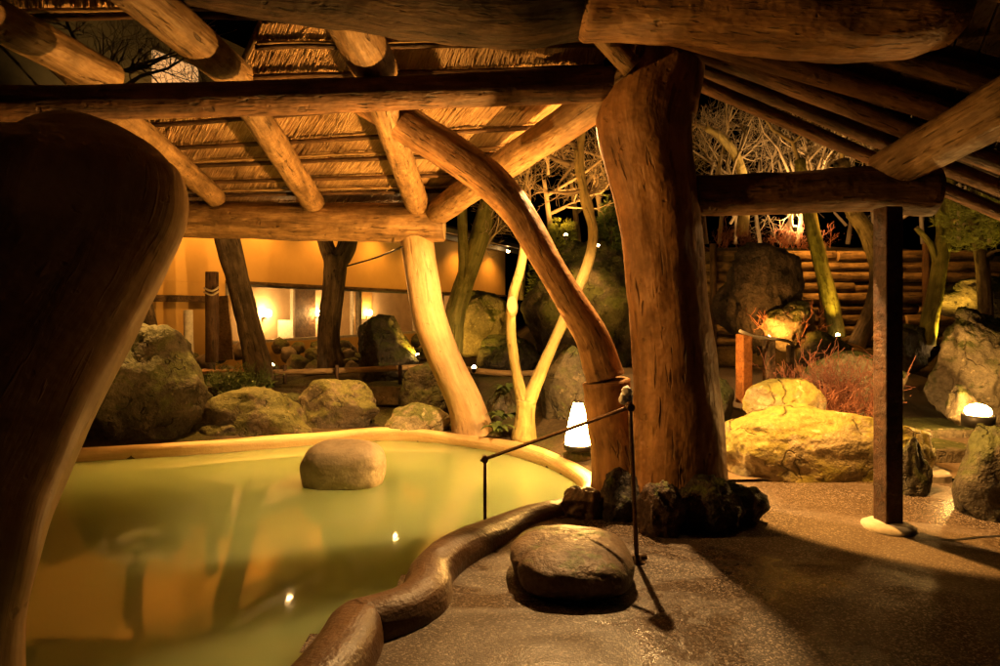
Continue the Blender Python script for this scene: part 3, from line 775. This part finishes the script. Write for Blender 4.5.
# lit panel high on the upper wall
lp = MB(); lp.box(BP(3.28, -3.97, 6.65), 1.1, .05, .75, brot); lo = lp.build('lit_window', glow('lit paper window', (1, .55, .2), .3), bld, False)
def light(name, kind, loc, energy, col, parent=None, target=None, size=80, blend=.4, radius=.04):
    d = bpy.data.lights.new(name, kind); d.energy = energy; d.color = col
    d.shadow_soft_size = radius
    if kind == 'SPOT': d.spot_size = R(size); d.spot_blend = blend
    o = bpy.data.objects.new(name, d); C.objects.link(o); loc = Vector(loc)
    if target is not None: o.rotation_euler = (Vector(target) - loc).to_track_quat('-Z', 'Y').to_euler()
    if parent: o.parent = parent; o.location = loc - parent.location
    else: o.location = loc
    return o
GL = glow('lamp lens', WARM2, 40)
def spotlamp(label, loc, target, energy, col=WARM, size=90, blend=.6, radius=.03, group=None, scale=1.0, name='floodlight', lens=None):
    loc = Vector(loc); d = (Vector(target) - loc).normalized()
    e = empty(name, loc, label, 'light', group)
    rot = d.to_track_quat('Z', 'Y').to_matrix(); s = scale
    m = MB(); m.lathe(loc, [(.025 * s, -.12 * s), (.05 * s, -.10 * s), (.06 * s, -.02 * s), (.065 * s, .0)], 16, rot); m.build('housing', M['black'], e)
    m = MB(); m.lathe(loc, [(.055 * s, .003), (.055 * s, .02 * s), (.045 * s, .05 * s), (.02 * s, .07 * s)], 16, rot); m.build('lens', lens or GL, e)
    m = MB(); m.tube([loc - d * .08 * s, loc - d * .1 * s - Vector((0, 0, .06 * s)), loc - d * .08 * s - Vector((0, 0, .14 * s))], .01 * s, 6, 2); m.build('bracket', M['black'], e)
    light('bulb', 'SPOT', loc + d * (.1 * s), energy, col, e, target, size, blend, radius)
    return e
# downlights under the bathhouse eave
for t in (-.9, .5, 1.9, 3.4, 5.0, 6.8, 8.8, 10.8):
    p = BP(t, .66, 3.28)
    spotlamp('small downlight under the bathhouse eave', p, p + Vector((-.42 * bnor.x, -.42 * bnor.y, -1)), 40, AMBER, 130, .8, .05, 'downlights under the bathhouse eave')

# ------------------------------------------------------------------ lamps in the garden
# lantern behind the stump
LP = P(578, 446, 6.0)
ln = empty('lantern', LP, 'glowing tapered paper lantern beside the stump', 'lantern')
m = MB(); m.lathe(LP, [(.125, .02), (.126, .06), (.098, .2), (.068, .34), (.042, .42)], 20); m.build('shade', glow('lantern paper', (1, .50, .11), 110), ln)
m = MB(); m.lathe(LP, [(.14, -.03), (.14, .018)], 20); m.build('base', M['black'], ln)
m = MB(); m.lathe(LP, [(.045, .422), (.035, .435), (.012, .44)], 16); m.build('cap', M['black'], ln)
boulder('boulder', 'flat rock carrying the glowing lantern', (556, 447, 602, 470), 6.05, 'stone', .8, 90, 4, .15, 5)
# path lamp at right
PLp = P(978, 418, 5.75)
pl = empty('path_lamp', PLp, 'glowing low path lamp between the golden boulders', 'lamp')
m = MB(); m.lathe(PLp, [(.09, .03), (.105, .05), (.095, .09), (.06, .12), (.02, .13)], 20); m.build('shade', glow('path lamp dome', (1, .52, .13), 240), pl)
m = MB(); m.lathe(PLp, [(.13, -.08), (.13, .028)], 20); m.build('base', M['black'], pl)
# strong flood hung behind the hip rafter: throws the shadows of column, stone and handrail towards the viewer
spotlamp('floodlight hung behind the slanting hip rafter', (.72, 5.3, 3.2), (.30, 4.8, 0), 500, WARM2, 155, .3, .03)
spotlamp('floodlight fixed behind the short dark beam', (2.3, 4.78, 2.35), (3.1, 4.98, 0), 390, WARM, 72, .14, .04)
# uplights
UP = [((838, 336, 9.5), (806, 150, 10.2), 75, GOLD, 70, 'spike light under the leaning yellow tree'),
      ((944, 352, 8.2), (935, 200, 8.6), 110, GOLD, 80, 'spike light under the forked tree by the path'),
      ((452, 366, 9.4), (470, 300, 11.5), 120, GOLD, 80, 'spike light before the golden boulder'),
      ((474, 368, 9.2), (480, 200, 9.0), 60, GOLD, 60, 'spike light under the dark forked tree'),
      ((418, 356, 9.4), (405, 330, 9.8), 40, GOLD, 110, 'spike light behind the pale post'),
      ((272, 366, 9.0), (250, 200, 8.9), 40, WARM, 90, 'spike light at the foot of the dark leaning tree'),
      ((574, 352, 8.6), (600, 240, 10), 70, GOLD, 100, 'spike light on the garden path behind the forked tree'),
      ((768, 338, 8.3), (785, 310, 9.0), 60, AMBER, 110, 'spike light behind the rope fence'),
      ((598, 244, 9.8), (560, 330, 10.0), 50, WARM, 100, 'tree floodlight aimed at the overgrown rock'),
      ((566, 236, 9.9), (560, 150, 10.4), 260, WARM, 130, 'tree floodlight aimed at the bare branches')]
for a, b, e_, col, sz, lab in UP: spotlamp(lab, P(*a), P(*b), e_, col, sz, .6, .03, None, .6, 'spike_light')
spotlamp('floodlight washing the log wall', P(836, 168, 9.9), P(850, 300, 11.0), 420, AMBER, 135, .7, .05, scale=.7)
spotlamp('floodlight washing the thicket above the log wall', P(795, 228, 11.5), P(800, 130, 13.5), 320, WARM2, 150, .7, .05, scale=.7)

# ------------------------------------------------------------------ trees
def branches(m, start, d, L, r, depth, rnd, up=.15, kids=(4, 6), seg=5, wig=.22):
    n = 5; pts = [start.copy()]; dd = d.normalized(); rad = [r]
    for i in range(n):
        dd = (dd + Vector((rnd.gauss(0, wig), rnd.gauss(0, wig), rnd.gauss(0, wig) + up * .5))).normalized()
        pts.append(pts[-1] + dd * L / n); rad.append(max(r * (1 - (i + 1) / n * .75), .0025))
    m.tube(pts, rad, seg if depth > 1 else 4, 1, 0, cap=False, seed=rnd.randint(0, 50))
    if depth <= 0: return
    for k in range(rnd.randint(*kids)):
        i = rnd.randint(1, n); t = rnd.random()
        p = lerp(pts[i - 1], pts[i], t)
        bd = (pts[i] - pts[i - 1]).normalized()
        side = Vector((rnd.gauss(0, 1), rnd.gauss(0, 1), rnd.gauss(0, .7))); side = (side - bd * side.dot(bd)).normalized()
        branches(m, p, bd * .55 + side * .75 + Vector((0, 0, up)), L * rnd.uniform(.45, .7), rad[i] * .62, depth - 1, rnd, up, kids, seg, wig)
def tree(name, label, limbs, barkm, tips, seed, group=None, twig='twig', cat='tree', kids=(4, 6), amp=.12):
    """limbs: list of (points px, radii px); tips: list of (px point, direction, length, depth)"""
    rnd = random.Random(seed); base = P(*limbs[0][0][0])
    e = empty(name, base, label, cat, group)
    for i, (pts, rad) in enumerate(limbs):
        m = MB(); m.tube([P(*p) for p in pts], [r / F * p[2] for p, r in zip(pts, rad)], 16, 6, amp, 2, seed + i)
        m.build('trunk' if i == 0 else 'limb', (M[barkm], M['end_pale']), e)
    if tips:
        m = MB()
        for p, d, L, dep in tips:
            branches(m, P(*p), Vector(d), L, .016 + .007 * dep, dep, rnd, .12, kids)
        m.build('crown', M[twig], e)
    return e
tree('tree', 'dark leaning bare tree in front of the lit windows', [([(262, 384, 8.6), (250, 330, 8.7), (238, 280, 8.8), (226, 230, 8.9), (214, 160, 9.0)], [15, 12, 11.5, 12, 10])], 'bark',
     [((214, 160, 9.0), (-.2, 0, 1), 1.6, 3), ((216, 170, 9.0), (.7, .1, .6), 1.4, 3), ((222, 205, 8.9), (-.8, .1, .5), 1.2, 2)], 1)
tree('tree', 'grey forked bare tree before the window band', [([(330, 370, 9.3), (329, 330, 9.3), (334, 285, 9.3), (336, 256, 9.3)], [14, 11, 11, 13]),
      ([(334, 262, 9.3), (326, 244, 9.3), (314, 205, 9.3)], [9, 7, 6]), ([(338, 262, 9.3), (348, 242, 9.3), (356, 205, 9.3)], [10, 9, 7])], 'bark',
     [((314, 205, 9.3), (-.3, 0, 1), 1.6, 3), ((356, 205, 9.3), (.3, 0, 1), 1.6, 3)], 2)
tree('tree', 'dark forked tree behind the pale post', [([(452, 352, 8.8), (455, 315, 8.8), (468, 272, 8.8), (480, 235, 8.8), (490, 195, 8.9)], [11, 10, 10, 10, 8]),
      ([(456, 312, 8.8), (463, 270, 8.7), (462, 200, 8.7), (464, 150, 8.7)], [5, 5, 5, 4])], 'bark_green',
     [((490, 200, 8.9), (.3, 0, 1), 1.5, 3), ((464, 150, 8.7), (0, 0, 1), 1.0, 2), ((480, 252, 8.8), (.9, -.1, .7), 1.0, 3)], 3)
tree('tree', 'slim golden forked tree growing beside the lantern', [([(524, 440, 7.00), (525, 418, 7.00), (526, 400, 7.00)], [13, 10, 10]),
      ([(523, 402, 7.00), (516, 370, 7.00), (511, 330, 7.00), (513, 296, 7.00), (522, 262, 7.00), (526, 225, 7.00)], [7, 5, 5, 5, 4.5, 4]),
      ([(528, 402, 7.00), (545, 362, 7.05), (566, 315, 7.10), (586, 268, 7.15), (593, 232, 7.20), (584, 195, 7.20), (580, 150, 7.25), (588, 100, 7.30)], [8, 6, 6, 5.5, 5, 4.5, 4, 3]),
      ([(592, 240, 7.20), (590, 205, 7.20), (578, 175, 7.20), (576, 150, 7.20)], [3.5, 3, 2.5, 2])], 'bark_gold',
     [((580, 165, 7.25), (-1, .1, .25), .75, 3), ((582, 190, 7.20), (-.9, 0, -.2), .55, 2), ((584, 195, 7.20), (.8, 0, .2), .3, 2), ((588, 105, 7.30), (-.3, 0, 1), .7, 3), ((526, 225, 7.00), (.3, 0, 1), .6, 2), ((580, 150, 7.25), (-.9, .2, .6), .6, 3)], 4)
# sawn branch scar on the golden tree
tr = [o for o in C.objects if o.get('label', '').startswith('slim golden')][0]
m = MB(); m.tube([P(513, 308, 7.00), P(511.5, 304, 6.88)], [5.5 / F * 6.6, 5 / F * 6.5], 14, 2, .05, squash=1.9, capmat=0); m.build('sawn_scar', (M['end_pale'],), tr)
tree('tree', 'leaning yellow green tree in front of the log wall', [([(838, 338, 9.8), (830, 300, 9.9), (820, 260, 10), (811, 220, 10), (800, 160, 10.1)], [8, 7.5, 7, 6.5, 5])], 'bark_green',
     [((800, 165, 10.1), (-.3, 0, 1), 2.0, 3), ((806, 200, 10), (.8, 0, .6), 1.4, 3)], 5)
tree('tree', 'dark curved tree hugging the square post', [([(856, 346, 9.6), (872, 310, 9.6), (878, 270, 9.6), (868, 235, 9.7), (850, 205, 9.8), (842, 160, 9.9)], [9, 8, 8, 8, 7, 6])], 'bark',
     [((842, 165, 9.9), (-.4, 0, 1), 2.0, 3), ((850, 205, 9.8), (.7, 0, .7), 1.3, 3)], 6)
tree('tree', 'forked golden tree beside the path and dark slab', [([(926, 345, 8.3), (930, 318, 8.3), (936, 288, 8.3), (942, 250, 8.3), (948, 205, 8.4), (950, 170, 8.4)], [8, 7.5, 7, 7, 6, 5]),
      ([(936, 262, 8.3), (930, 244, 8.3), (916, 228, 8.3)], [3.5, 3, 2.5]), ([(940, 236, 8.3), (938, 215, 8.3), (934, 192, 8.3)], [3.5, 3, 2.2])], 'bark_green',
     [((950, 175, 8.4), (.3, 0, 1), 1.0, 2), ((944, 225, 8.3), (.9, 0, .4), .9, 2)], 7)
# curved orange branch and bare trees of the thicket behind the log wall
tree('tree', 'thick curved bare trunk in the thicket above the log wall', [([(742, 236, 12.2), (744, 190, 12.2), (738, 160, 12.2), (722, 138, 12.2), (706, 128, 12.2)], [6, 5, 4.5, 4, 3])], 'bark_gold', [((706, 128, 12.2), (-1, 0, .2), 1.5, 3), ((738, 160, 12.2), (.6, 0, .8), 1.6, 3)], 8)
rnd = random.Random(77)
for i in range(15):
    x = 702 + i * 20 + rnd.uniform(-8, 8); Y = rnd.uniform(12.2, 14.5)
    tree('bare_tree', 'bare twiggy tree in the dark thicket above the log wall', [([(x, 244, Y), (x + rnd.uniform(-5, 5), 205, Y), (x + rnd.uniform(-12, 12), 160, Y)], [2.0, 1.7, 1.3])], 'twig',
         [((x + rnd.uniform(-6, 6), rnd.uniform(165, 235), Y), (rnd.gauss(0, .7), rnd.gauss(-.2, .4), .8), rnd.uniform(1.4, 2.4), 3) for _ in range(3)], 100 + i, group='bare trees of the thicket', kids=(4, 5))
# bare trees behind the gap between brace and column, and by the upper left gap
for i, (x, y, Y) in enumerate(((548, 300, 11), (600, 300, 11.5), (630, 290, 12), (520, 300, 12), (575, 300, 12.5))):
    tree('bare_tree', 'bare twiggy tree in the dark behind the S-curved log', [([(x, y, Y), (x + 3, 240, Y), (x - 4, 180, Y)], [4, 3, 2])], 'twig',
         [((x, 215 - 20 * k, Y), (rnd.gauss(0, .8), -.2, .6), 1.7, 3) for k in range(3)], 140 + i, group='bare trees behind the rock face')
tree('bare_tree', 'bare tree rising past the gap beside the roof rafters', [([(150, 330, 8.6), (120, 200, 8.6), (95, 100, 8.7), (88, 60, 8.7)], [8, 6, 5, 4])], 'bark',
     [((90, 75, 8.7), (1, 0, .1), 1.3, 3), ((92, 85, 8.7), (.9, 0, .5), 1.4, 3), ((90, 65, 8.7), (-.7, 0, .4), 1.2, 3), ((95, 100, 8.7), (1, 0, .6), 1.8, 3)], 160)
# dark shaggy evergreen behind the gap (needle foliage on a trunk)
def conifer(label, px, ybase, ytop, wpx, Y, n, seed, name='evergreen', group=None, m='leaf', blade=.09):
    rnd = random.Random(seed); base = P(px, ybase, Y); top = P(px, ytop, Y); e = empty(name, base, label, 'tree', group)
    t = MB(); t.tube([base, lerp(base, top, .5), top], [.12, .09, .03], 10, 3, .1); t.build('trunk', M['bark'], e)
    mb = MB(); W = wpx / F * Y
    for k in range(n):
        h = rnd.random(); a = rnd.random() * 2 * pi; rr = W * (1 - .75 * h) * math.sqrt(rnd.uniform(.25, 1)) * (1 + .3 * mn.noise(Vector((cos(a) * 2, sin(a) * 2, h * 6))))
        c = lerp(base, top, h) + Vector((cos(a) * rr, sin(a) * rr, rnd.gauss(0, .06)))
        for q in range(7):
            d = Vector((cos(a) + rnd.gauss(0, .6), sin(a) + rnd.gauss(0, .6), rnd.gauss(.3, .5))).normalized() * blade * rnd.uniform(.6, 1.3)
            s_ = d.cross(Vector((rnd.gauss(0, 1), rnd.gauss(0, 1), 1))).normalized() * blade * .09
            b = len(mb.v)
            for p in (c - s_, c + s_, c + d): mb.v.append(p); mb.g.append(tuple(p))
            mb.f.append((b, b + 1, b + 2)); mb.mi.append(0)
    mb.build('crown', M[m], e, False); return e
conifer('shaggy dark evergreen beside the tree floodlights', 612, 330, 205, 30, 10.8, 1500, 1, m='leaf', blade=.12)
conifer('round golden evergreen bush under the tree floodlight', 562, 300, 225, 40, 10.9, 1300, 2, m='needle', blade=.10)
# pine with cloud-like pads at upper right
def pine():
    rnd = random.Random(9); base = P(986, 330, 7.9)
    e = empty('pine_tree', base, 'pine with yellow green needle tufts under the right roof edge', 'tree')
    t = MB(); limb = [P(986, 330, 7.9), P(984, 280, 7.9), P(978, 240, 7.9), P(970, 205, 7.9), P(975, 160, 7.9)]
    t.tube(limb, [.09, .08, .07, .05, .03], 12, 4, .1)
    for (a, b) in (((978, 240, 7.9), (950, 225, 7.7)), ((975, 225, 7.9), (1004, 215, 7.7)), ((970, 205, 7.9), (950, 196, 7.8)), ((980, 262, 7.9), (1004, 250, 7.7))):
        t.tube([P(*a), lerp(P(*a), P(*b), .5) + Vector((0, 0, .05)), P(*b)], [.03, .022, .012], 8, 3)
    t.build('trunk', M['bark'], e)
    mb = MB()
    for k in range(520):
        cx, cy_ = rnd.choice(((952, 222), (962, 210), (975, 200), (990, 208), (1005, 215), (985, 228), (970, 240), (958, 240), (1000, 240), (1010, 198), (978, 218)))
        c = P(cx + rnd.gauss(0, 8), cy_ + rnd.gauss(0, 6), 7.75 + rnd.gauss(0, .22)); ax = Vector((rnd.gauss(0, .6), rnd.gauss(0, .6), 1)).normalized()
        for q in range(16):
            d = (ax * .5 + Vector((rnd.gauss(0, .6), rnd.gauss(0, .6), rnd.gauss(0, .4)))).normalized() * rnd.uniform(.06, .11)
            s_ = d.cross(Vector((rnd.gauss(0, 1), rnd.gauss(0, 1), rnd.gauss(0, 1)))).normalized() * .0035
            b = len(mb.v)
            for p in (c - s_, c + s_, c + d): mb.v.append(p); mb.g.append(tuple(p))
            mb.f.append((b, b + 1, b + 2)); mb.mi.append(0)
    mb.build('crown', M['needle'], e, False)
pine()
# red twiggy shrub and small leafy plants
def shrub(label, px, py, Y, wpx, hpx, n, seed, m, name='shrub', depth=2):
    rnd = random.Random(seed); base = P(px, py, Y); e = empty(name, base, label, 'shrub')
    mb = MB(); W = wpx / F * Y; H = hpx / F * Y
    for k in range(n):
        s = base + Vector((rnd.uniform(-W, W), rnd.uniform(-.2, .2), -.05))
        branches(mb, s, Vector((rnd.gauss(0, .5), rnd.gauss(0, .4), 1)), H * rnd.uniform(.5, 1.0), .008, depth, rnd, .2, (3, 5), 4)
    mb.build('stems', M[m], e, False)
    lv = MB()
    for k in range(n * 22):
        c = base + Vector((rnd.gauss(0, W * .55), rnd.gauss(0, .15), abs(rnd.gauss(.35, .25)) * H))
        d = Vector((rnd.gauss(0, 1), rnd.gauss(0, 1), rnd.gauss(.3, .7))).normalized() * rnd.uniform(.015, .035); s_ = d.cross(Vector((0, .4, 1))).normalized() * d.length * .4
        b = len(lv.v)
        for p in (c, c + d * .5 + s_, c + d, c + d * .5 - s_): lv.v.append(p); lv.g.append(tuple(p))
        lv.f.append((b, b + 1, b + 2, b + 3)); lv.mi.append(0)
    lv.build('foliage', M[m], e, False); return e
shrub('reddish twiggy shrub behind the long stone block', 838, 414, 6.4, 40, 52, 60, 1, 'redtwig')
shrub('dry brown undergrowth along the top of the log wall', 770, 246, 11.9, 60, 22, 40, 3, 'redtwig')
shrub('low dark groundcover at the foot of the leaning tree', 236, 388, 8.2, 30, 22, 40, 4, 'leaf')
shrub('scruffy bush behind the tan boulder', 788, 340, 9.0, 22, 30, 30, 5, 'redtwig')
def fern(label, px, py, Y, s, seed, n=14):
    rnd = random.Random(seed); base = P(px, py, Y); e = empty('leafy_plant', base, label, 'plant', 'leafy plants behind the rim')
    for k in range(n):
        a = rnd.random() * 2 * pi; L = s * rnd.uniform(.6, 1); mb = MB(); prev = None
        side = Vector((-sin(a), cos(a), 0))
        for j in range(6):
            t = j / 5; c = base + Vector((cos(a), sin(a), 0)) * L * t * .8 + Vector((0, 0, L * (.9 * t - .75 * t * t))); wdt = L * .12 * sin(pi * min(1, t * .9 + .1))
            for q in (-1, 0, 1): mb.v.append(c + side * wdt * q - Vector((0, 0, abs(q) * wdt * -.3))); mb.g.append(tuple(c))
            if j:
                b = (j - 1) * 3
                for q in (0, 1): mb.f.append((b + q, b + q + 1, b + q + 4, b + q + 3)); mb.mi.append(0)
        mb.build('leaf', M['leaf'], e)
for i, (x, y, Y) in enumerate(((503, 420, 7.2), (508, 392, 7.9), (492, 352, 9.8), (512, 345, 10.0), (497, 432, 7.0))):
    fern(['leafy plant between the pale post and the golden tree', 'leafy plant above the dark rock by the golden tree', 'leafy plant on the flat dark rock', 'leafy plant near the garden path light', 'small leafy plant at the far rim stones'][i], x, y, Y, .34, i)

# ------------------------------------------------------------------ log retaining wall
lw = empty('log_wall', P(830, 338, 10.9), 'stacked log retaining wall at the back of the garden', 'wall')
rnd = random.Random(12)
for r in range(10):
    z = .78 + r * .185; x = 3.2
    while x < 8.6:
        L = rnd.uniform(1.6, 3.0); rr = rnd.uniform(.082, .1)
        yy = 10.9 + rnd.uniform(-.04, .04)
        m = MB(); m.tube([(x, yy, z + rnd.uniform(-.015, .015)), (x + L * .5, yy, z), (x + L - .02, yy, z + rnd.uniform(-.015, .015))], [rr, rr * 1.03, rr * .95], 12, 3, .1, 2, rnd.randint(0, 60))
        m.build('log', (M['wall_log'], M['end_pale']), lw); x += L
for x in (3.7, 5.6, 7.4):
    m = MB(); m.tube([(x, 10.76, .6), (x, 10.76, 2.65)], .06, 12, 3, .08); m.build('stake', (M['brownpost'], M['end']), lw)

# ------------------------------------------------------------------ rope fence
fe = empty('rope_fence', P(744, 395, 7.3), 'short rope fence with an orange post above the stone block', 'fence')
for (x, y0, y1, Y, wd, m_) in ((744, 334, 397, 7.3, .135, 'post_orange'), (769, 340, 390, 7.5, .11, 'wall_log'), (790, 345, 385, 7.9, .07, 'wall_log')):
    a, b = P(x, y0, Y), P(x, y1 + 6, Y)
    m = MB(); m.box((a + b) / 2, wd, wd, a.z - b.z, Matrix.Rotation(R(20), 3, 'Z')); o = m.build('post', M[m_], fe, False)
    q = o.modifiers.new('b', 'BEVEL'); q.width = .01; q.segments = 2
m = MB(); pts = [P(740, 331, 7.2), P(755, 337, 7.3), P(769, 338, 7.42), P(782, 340, 7.6), P(790, 342, 7.8), P(793, 346, 7.9)]
m.tube(pts, .02, 8, 3); m.build('rope', M['rope'], fe)
m = MB(); m.tube([P(793, 346, 7.9), P(795, 368, 7.9)], .014, 8, 2); m.build('rope_end', M['rope'], fe)

# ------------------------------------------------------------------ handrail
hb = G(637, 562); hr_ = empty('handrail', hb, 'slim dark iron handrail leading down into the pool', 'handrail')
top = P(630, 407, hb.y); far = P(485, 459, 4.35)
m = MB(); m.tube([hb, lerp(hb, top, .5), top + Vector((0, 0, .03))], .014, 12, 3, .05); m.build('post', M['iron'], hr_)
m = MB(); m.tube([far + Vector((0, 0, .01)), Vector((far.x, far.y, -.4))], .013, 12, 1); m.build('post', M['iron'], hr_)
m = MB(); m.tube([top + (top - far) * .012, lerp(top, far, .5), far + (far - top) * .03], .012, 12, 3, .03); m.build('rail', M['iron'], hr_)
for p in (top, far):
    m = MB(); m.tube([p - Vector((0, .03, 0)), p + Vector((0, .03, 0))], .024, 14, 1); m.build('clamp', M['iron'], hr_)
m = MB(); m.lathe(hb, [(.05, -.01), (.048, .01), (.024, .016), (.022, .04)], 20); m.build('foot_plate', M['iron'], hr_)
m = MB(); m.tube([hb + Vector((-.05, 0, .025)), hb + Vector((.06, .01, .025))], .016, 10, 1); m.build('foot_bolt', M['iron'], hr_)
# white knotted cloth tied at the rail top
kb = top + Vector((-.015, .02, .09)); kn = empty('white_cloth', kb, 'white knotted cloth tied beside the handrail top', 'cloth')
def lump(c, sx, sy, sz, seed):
    bm = bmesh.new(); bmesh.ops.create_icosphere(bm, subdivisions=3, radius=1)
    for v in bm.verts:
        k = 1 + .3 * mn.noise(v.co * 2 + Vector((seed, 0, 0))) + .12 * mn.noise(v.co * 6); v.co = Vector((v.co.x * sx, v.co.y * sy, v.co.z * sz)) * k + Vector(c)
    me = bpy.data.meshes.new('knot'); bm.to_mesh(me); bm.free(); smooth(me); return me
link('knot', lump(kb, .03, .025, .032, 1), kn, (M['white_cloth'],)); link('knot', lump(kb + Vector((-.02, 0, -.045)), .026, .022, .034, 2), kn, (M['white_cloth'],)); link('tail', lump(kb + Vector((.02, 0, -.05)), .016, .014, .04, 3), kn, (M['white_cloth'],))

# ------------------------------------------------------------------ small things in the garden at left
lr = empty('low_rail', P(320, 372, 8.6), 'low bamboo rail tied along the garden bank', 'rail')
m = MB(); m.tube([P(240, 373, 8.6), P(330, 371, 8.7), P(440, 366, 9.0)], .04, 12, 4, .06); m.build('pole', (M['batten_pale'], M['end_pale']), lr)
for x in (285, 337, 400):
    m = MB(); m.tube([P(x, 365, 8.63), P(x, 384, 8.63)], .05 * .55, 8, 1); m.build('stake', M['brownpost'], lr)
lr2 = empty('low_rail', P(560, 388, 8.2), 'pale rail edging the path behind the golden tree', 'rail')
m = MB(); m.tube([P(455, 368, 10.2), P(520, 374, 9.6), P(600, 366, 9.2)], .05, 10, 4, .06); m.build('pole', (M['batten_pale'], M['end_pale']), lr2)
lr3 = empty('low_rail', P(205, 372, 8.3), 'brown rail behind the big dark boulder', 'rail')
m = MB(); m.tube([P(170, 371, 8.3), P(245, 372, 8.4)], .035, 10, 4, .06); m.build('pole', (M['log_mid'], M['end']), lr3)
st = empty('wooden_stake', P(211, 350, 8.5), 'dark wooden stake with a pale rope tie beside the leaning tree', 'stake')
m = MB(); m.tube([P(212, 362, 8.5), P(212, 272, 8.5)], .085, 12, 3, .05); m.build('post', (M['brownpost'], M['end']), st)
for y in (288, 292): 
    m = MB(); m.tube([P(204, y, 8.4), P(212, y + 3, 8.38), P(219, y - 1, 8.4)], .014, 6, 3); m.build('tie', M['rope'], st)
pp = empty('pale_pipe', P(189, 356, 8.4), 'short pale upright pipe beside the dark stake', 'pipe')
m = MB(); m.tube([P(189, 362, 8.4), P(188, 310, 8.4)], .06, 16, 2); m.build('pipe', (M['pot'], M['black']), pp)
st2 = empty('pale_stake', P(226, 350, 8.9), 'yellow board leaning behind the dark leaning tree', 'board')
m = MB(); a, b = P(226, 360, 9.0), P(221, 296, 9.0); m.box((a + b) / 2, .22, .04, (a - b).length, Matrix.Rotation(R(-5), 3, 'Y')); m.build('board', M['batten_pale'], st2, False)
cb = empty('cable', P(345, 265, 9), 'thin black cable running from the forked tree to the pale post', 'cable')
m = MB(); m.tube([P(347, 266, 9.2), P(375, 258, 8.4), P(402, 247, 7.2)], .012, 6, 4); m.build('strand', M['black'], cb)
for i, (a, b) in enumerate((((-20, 60, 12), (60, 96, 11)), ((-20, 72, 12), (70, 100, 11)))):
    cb = empty('power_line', P(*a), 'thin overhead wire seen through the roof gap', 'cable', 'overhead wires')
    m = MB(); m.tube([P(*a), lerp(P(*a), P(*b), .5) - Vector((0, 0, .05)), P(*b)], .015, 5, 3); m.build('strand', M['black'], cb)
# rubble at the foot of the bathhouse
rnd = random.Random(31); ms = []
for i in range(6):
    ms.append(boulder('rubble_stone', 'rough stone in the rubble bed below the bathhouse windows', (400, 300, 420, 312), 9, ['stone', 'stone_dark', 'river'][i % 3], .9, 200 + i, 3, .25, 6, cat='stone', group='rubble below the bathhouse').data)
    bpy.data.objects.remove(bpy.context.scene.objects[[o.name for o in C.objects][-1]])
for i in range(110):
    t = rnd.uniform(-.2, 8.5); o_ = rnd.uniform(.12, 1.3)
    p = BP(t, o_, 0); z = .50 + .34 * max(0, 1 - o_ / 1.1) + rnd.uniform(-.06, .1)
    ob = bpy.data.objects.new('rubble_stone', ms[i % 6]); C.objects.link(ob); s = rnd.uniform(.6, 1.3); ob.scale = (s, s, s * .9)
    ob.rotation_euler = (rnd.uniform(-.4, .4), rnd.uniform(-.4, .4), rnd.uniform(0, 6)); ob.location = (p.x, p.y, z)
    tag(ob, 'rough stone in the rubble bed below the bathhouse windows', 'stone', 'rubble below the bathhouse')
rbm = MB(); rbm.box(BP(4.0, .75, .3), 10.0, 1.5, .4, brot)
tag(rbm.build('gravel_bed', M['ground'], None, False), kind='structure')
# groove in the floor beside the pad
gv = MB(); gp = [G(905, 533) , G(918, 539), G(950, 541), G(985, 538), G(1040, 535)]
for p in gp: p.z = fz(p.x, p.y) + .004
for a in catmull(gp, 5):
    gv.v += [a + Vector((0, -.012, 0)), a + Vector((0, .012, 0))]; gv.g += [tuple(a)] * 2
for i in range(len(gv.v) // 2 - 1): gv.f.append((i * 2, i * 2 + 2, i * 2 + 3, i * 2 + 1)); gv.mi.append(0)
tag(gv.build('floor_joint', M['black'], None, False), kind='structure')

spotlamp('added floodlight on the bathhouse roof brightening the upper wall', BP(2.0, -2.6, 3.75), BP(2.6, -4.0, 6.5), 130, WARM2, 120, .8, .05, scale=.7)  # added fill so the dim upper wall gets some light

spotlamp('added uplight brightening the reed ceiling, unseen behind the stump', (.80, 5.22, .42), (-1.3, 5.9, 2.9), 820, WARM, 105, .7, .05, scale=.7)  # no lamp known here; added to brighten the ceiling without flooding the water

spotlamp('floodlight fixed on the far side of the leaning trunk', (-2.3, 3.85, 1.75), (1.2, 4.6, 2.3), 160, WARM, 92, .6, .06)

for x in (150, 270, 385):  # unseen lamps put in to brighten the far kerb
    spotlamp('small added downlight brightening the far kerb, unseen behind the pale eave beam', P(x, 214, 7.85), P(x + 5, 446, 7.0), 260, WARM, 74, .6, .05, 'added downlights behind the eave beam', .7)
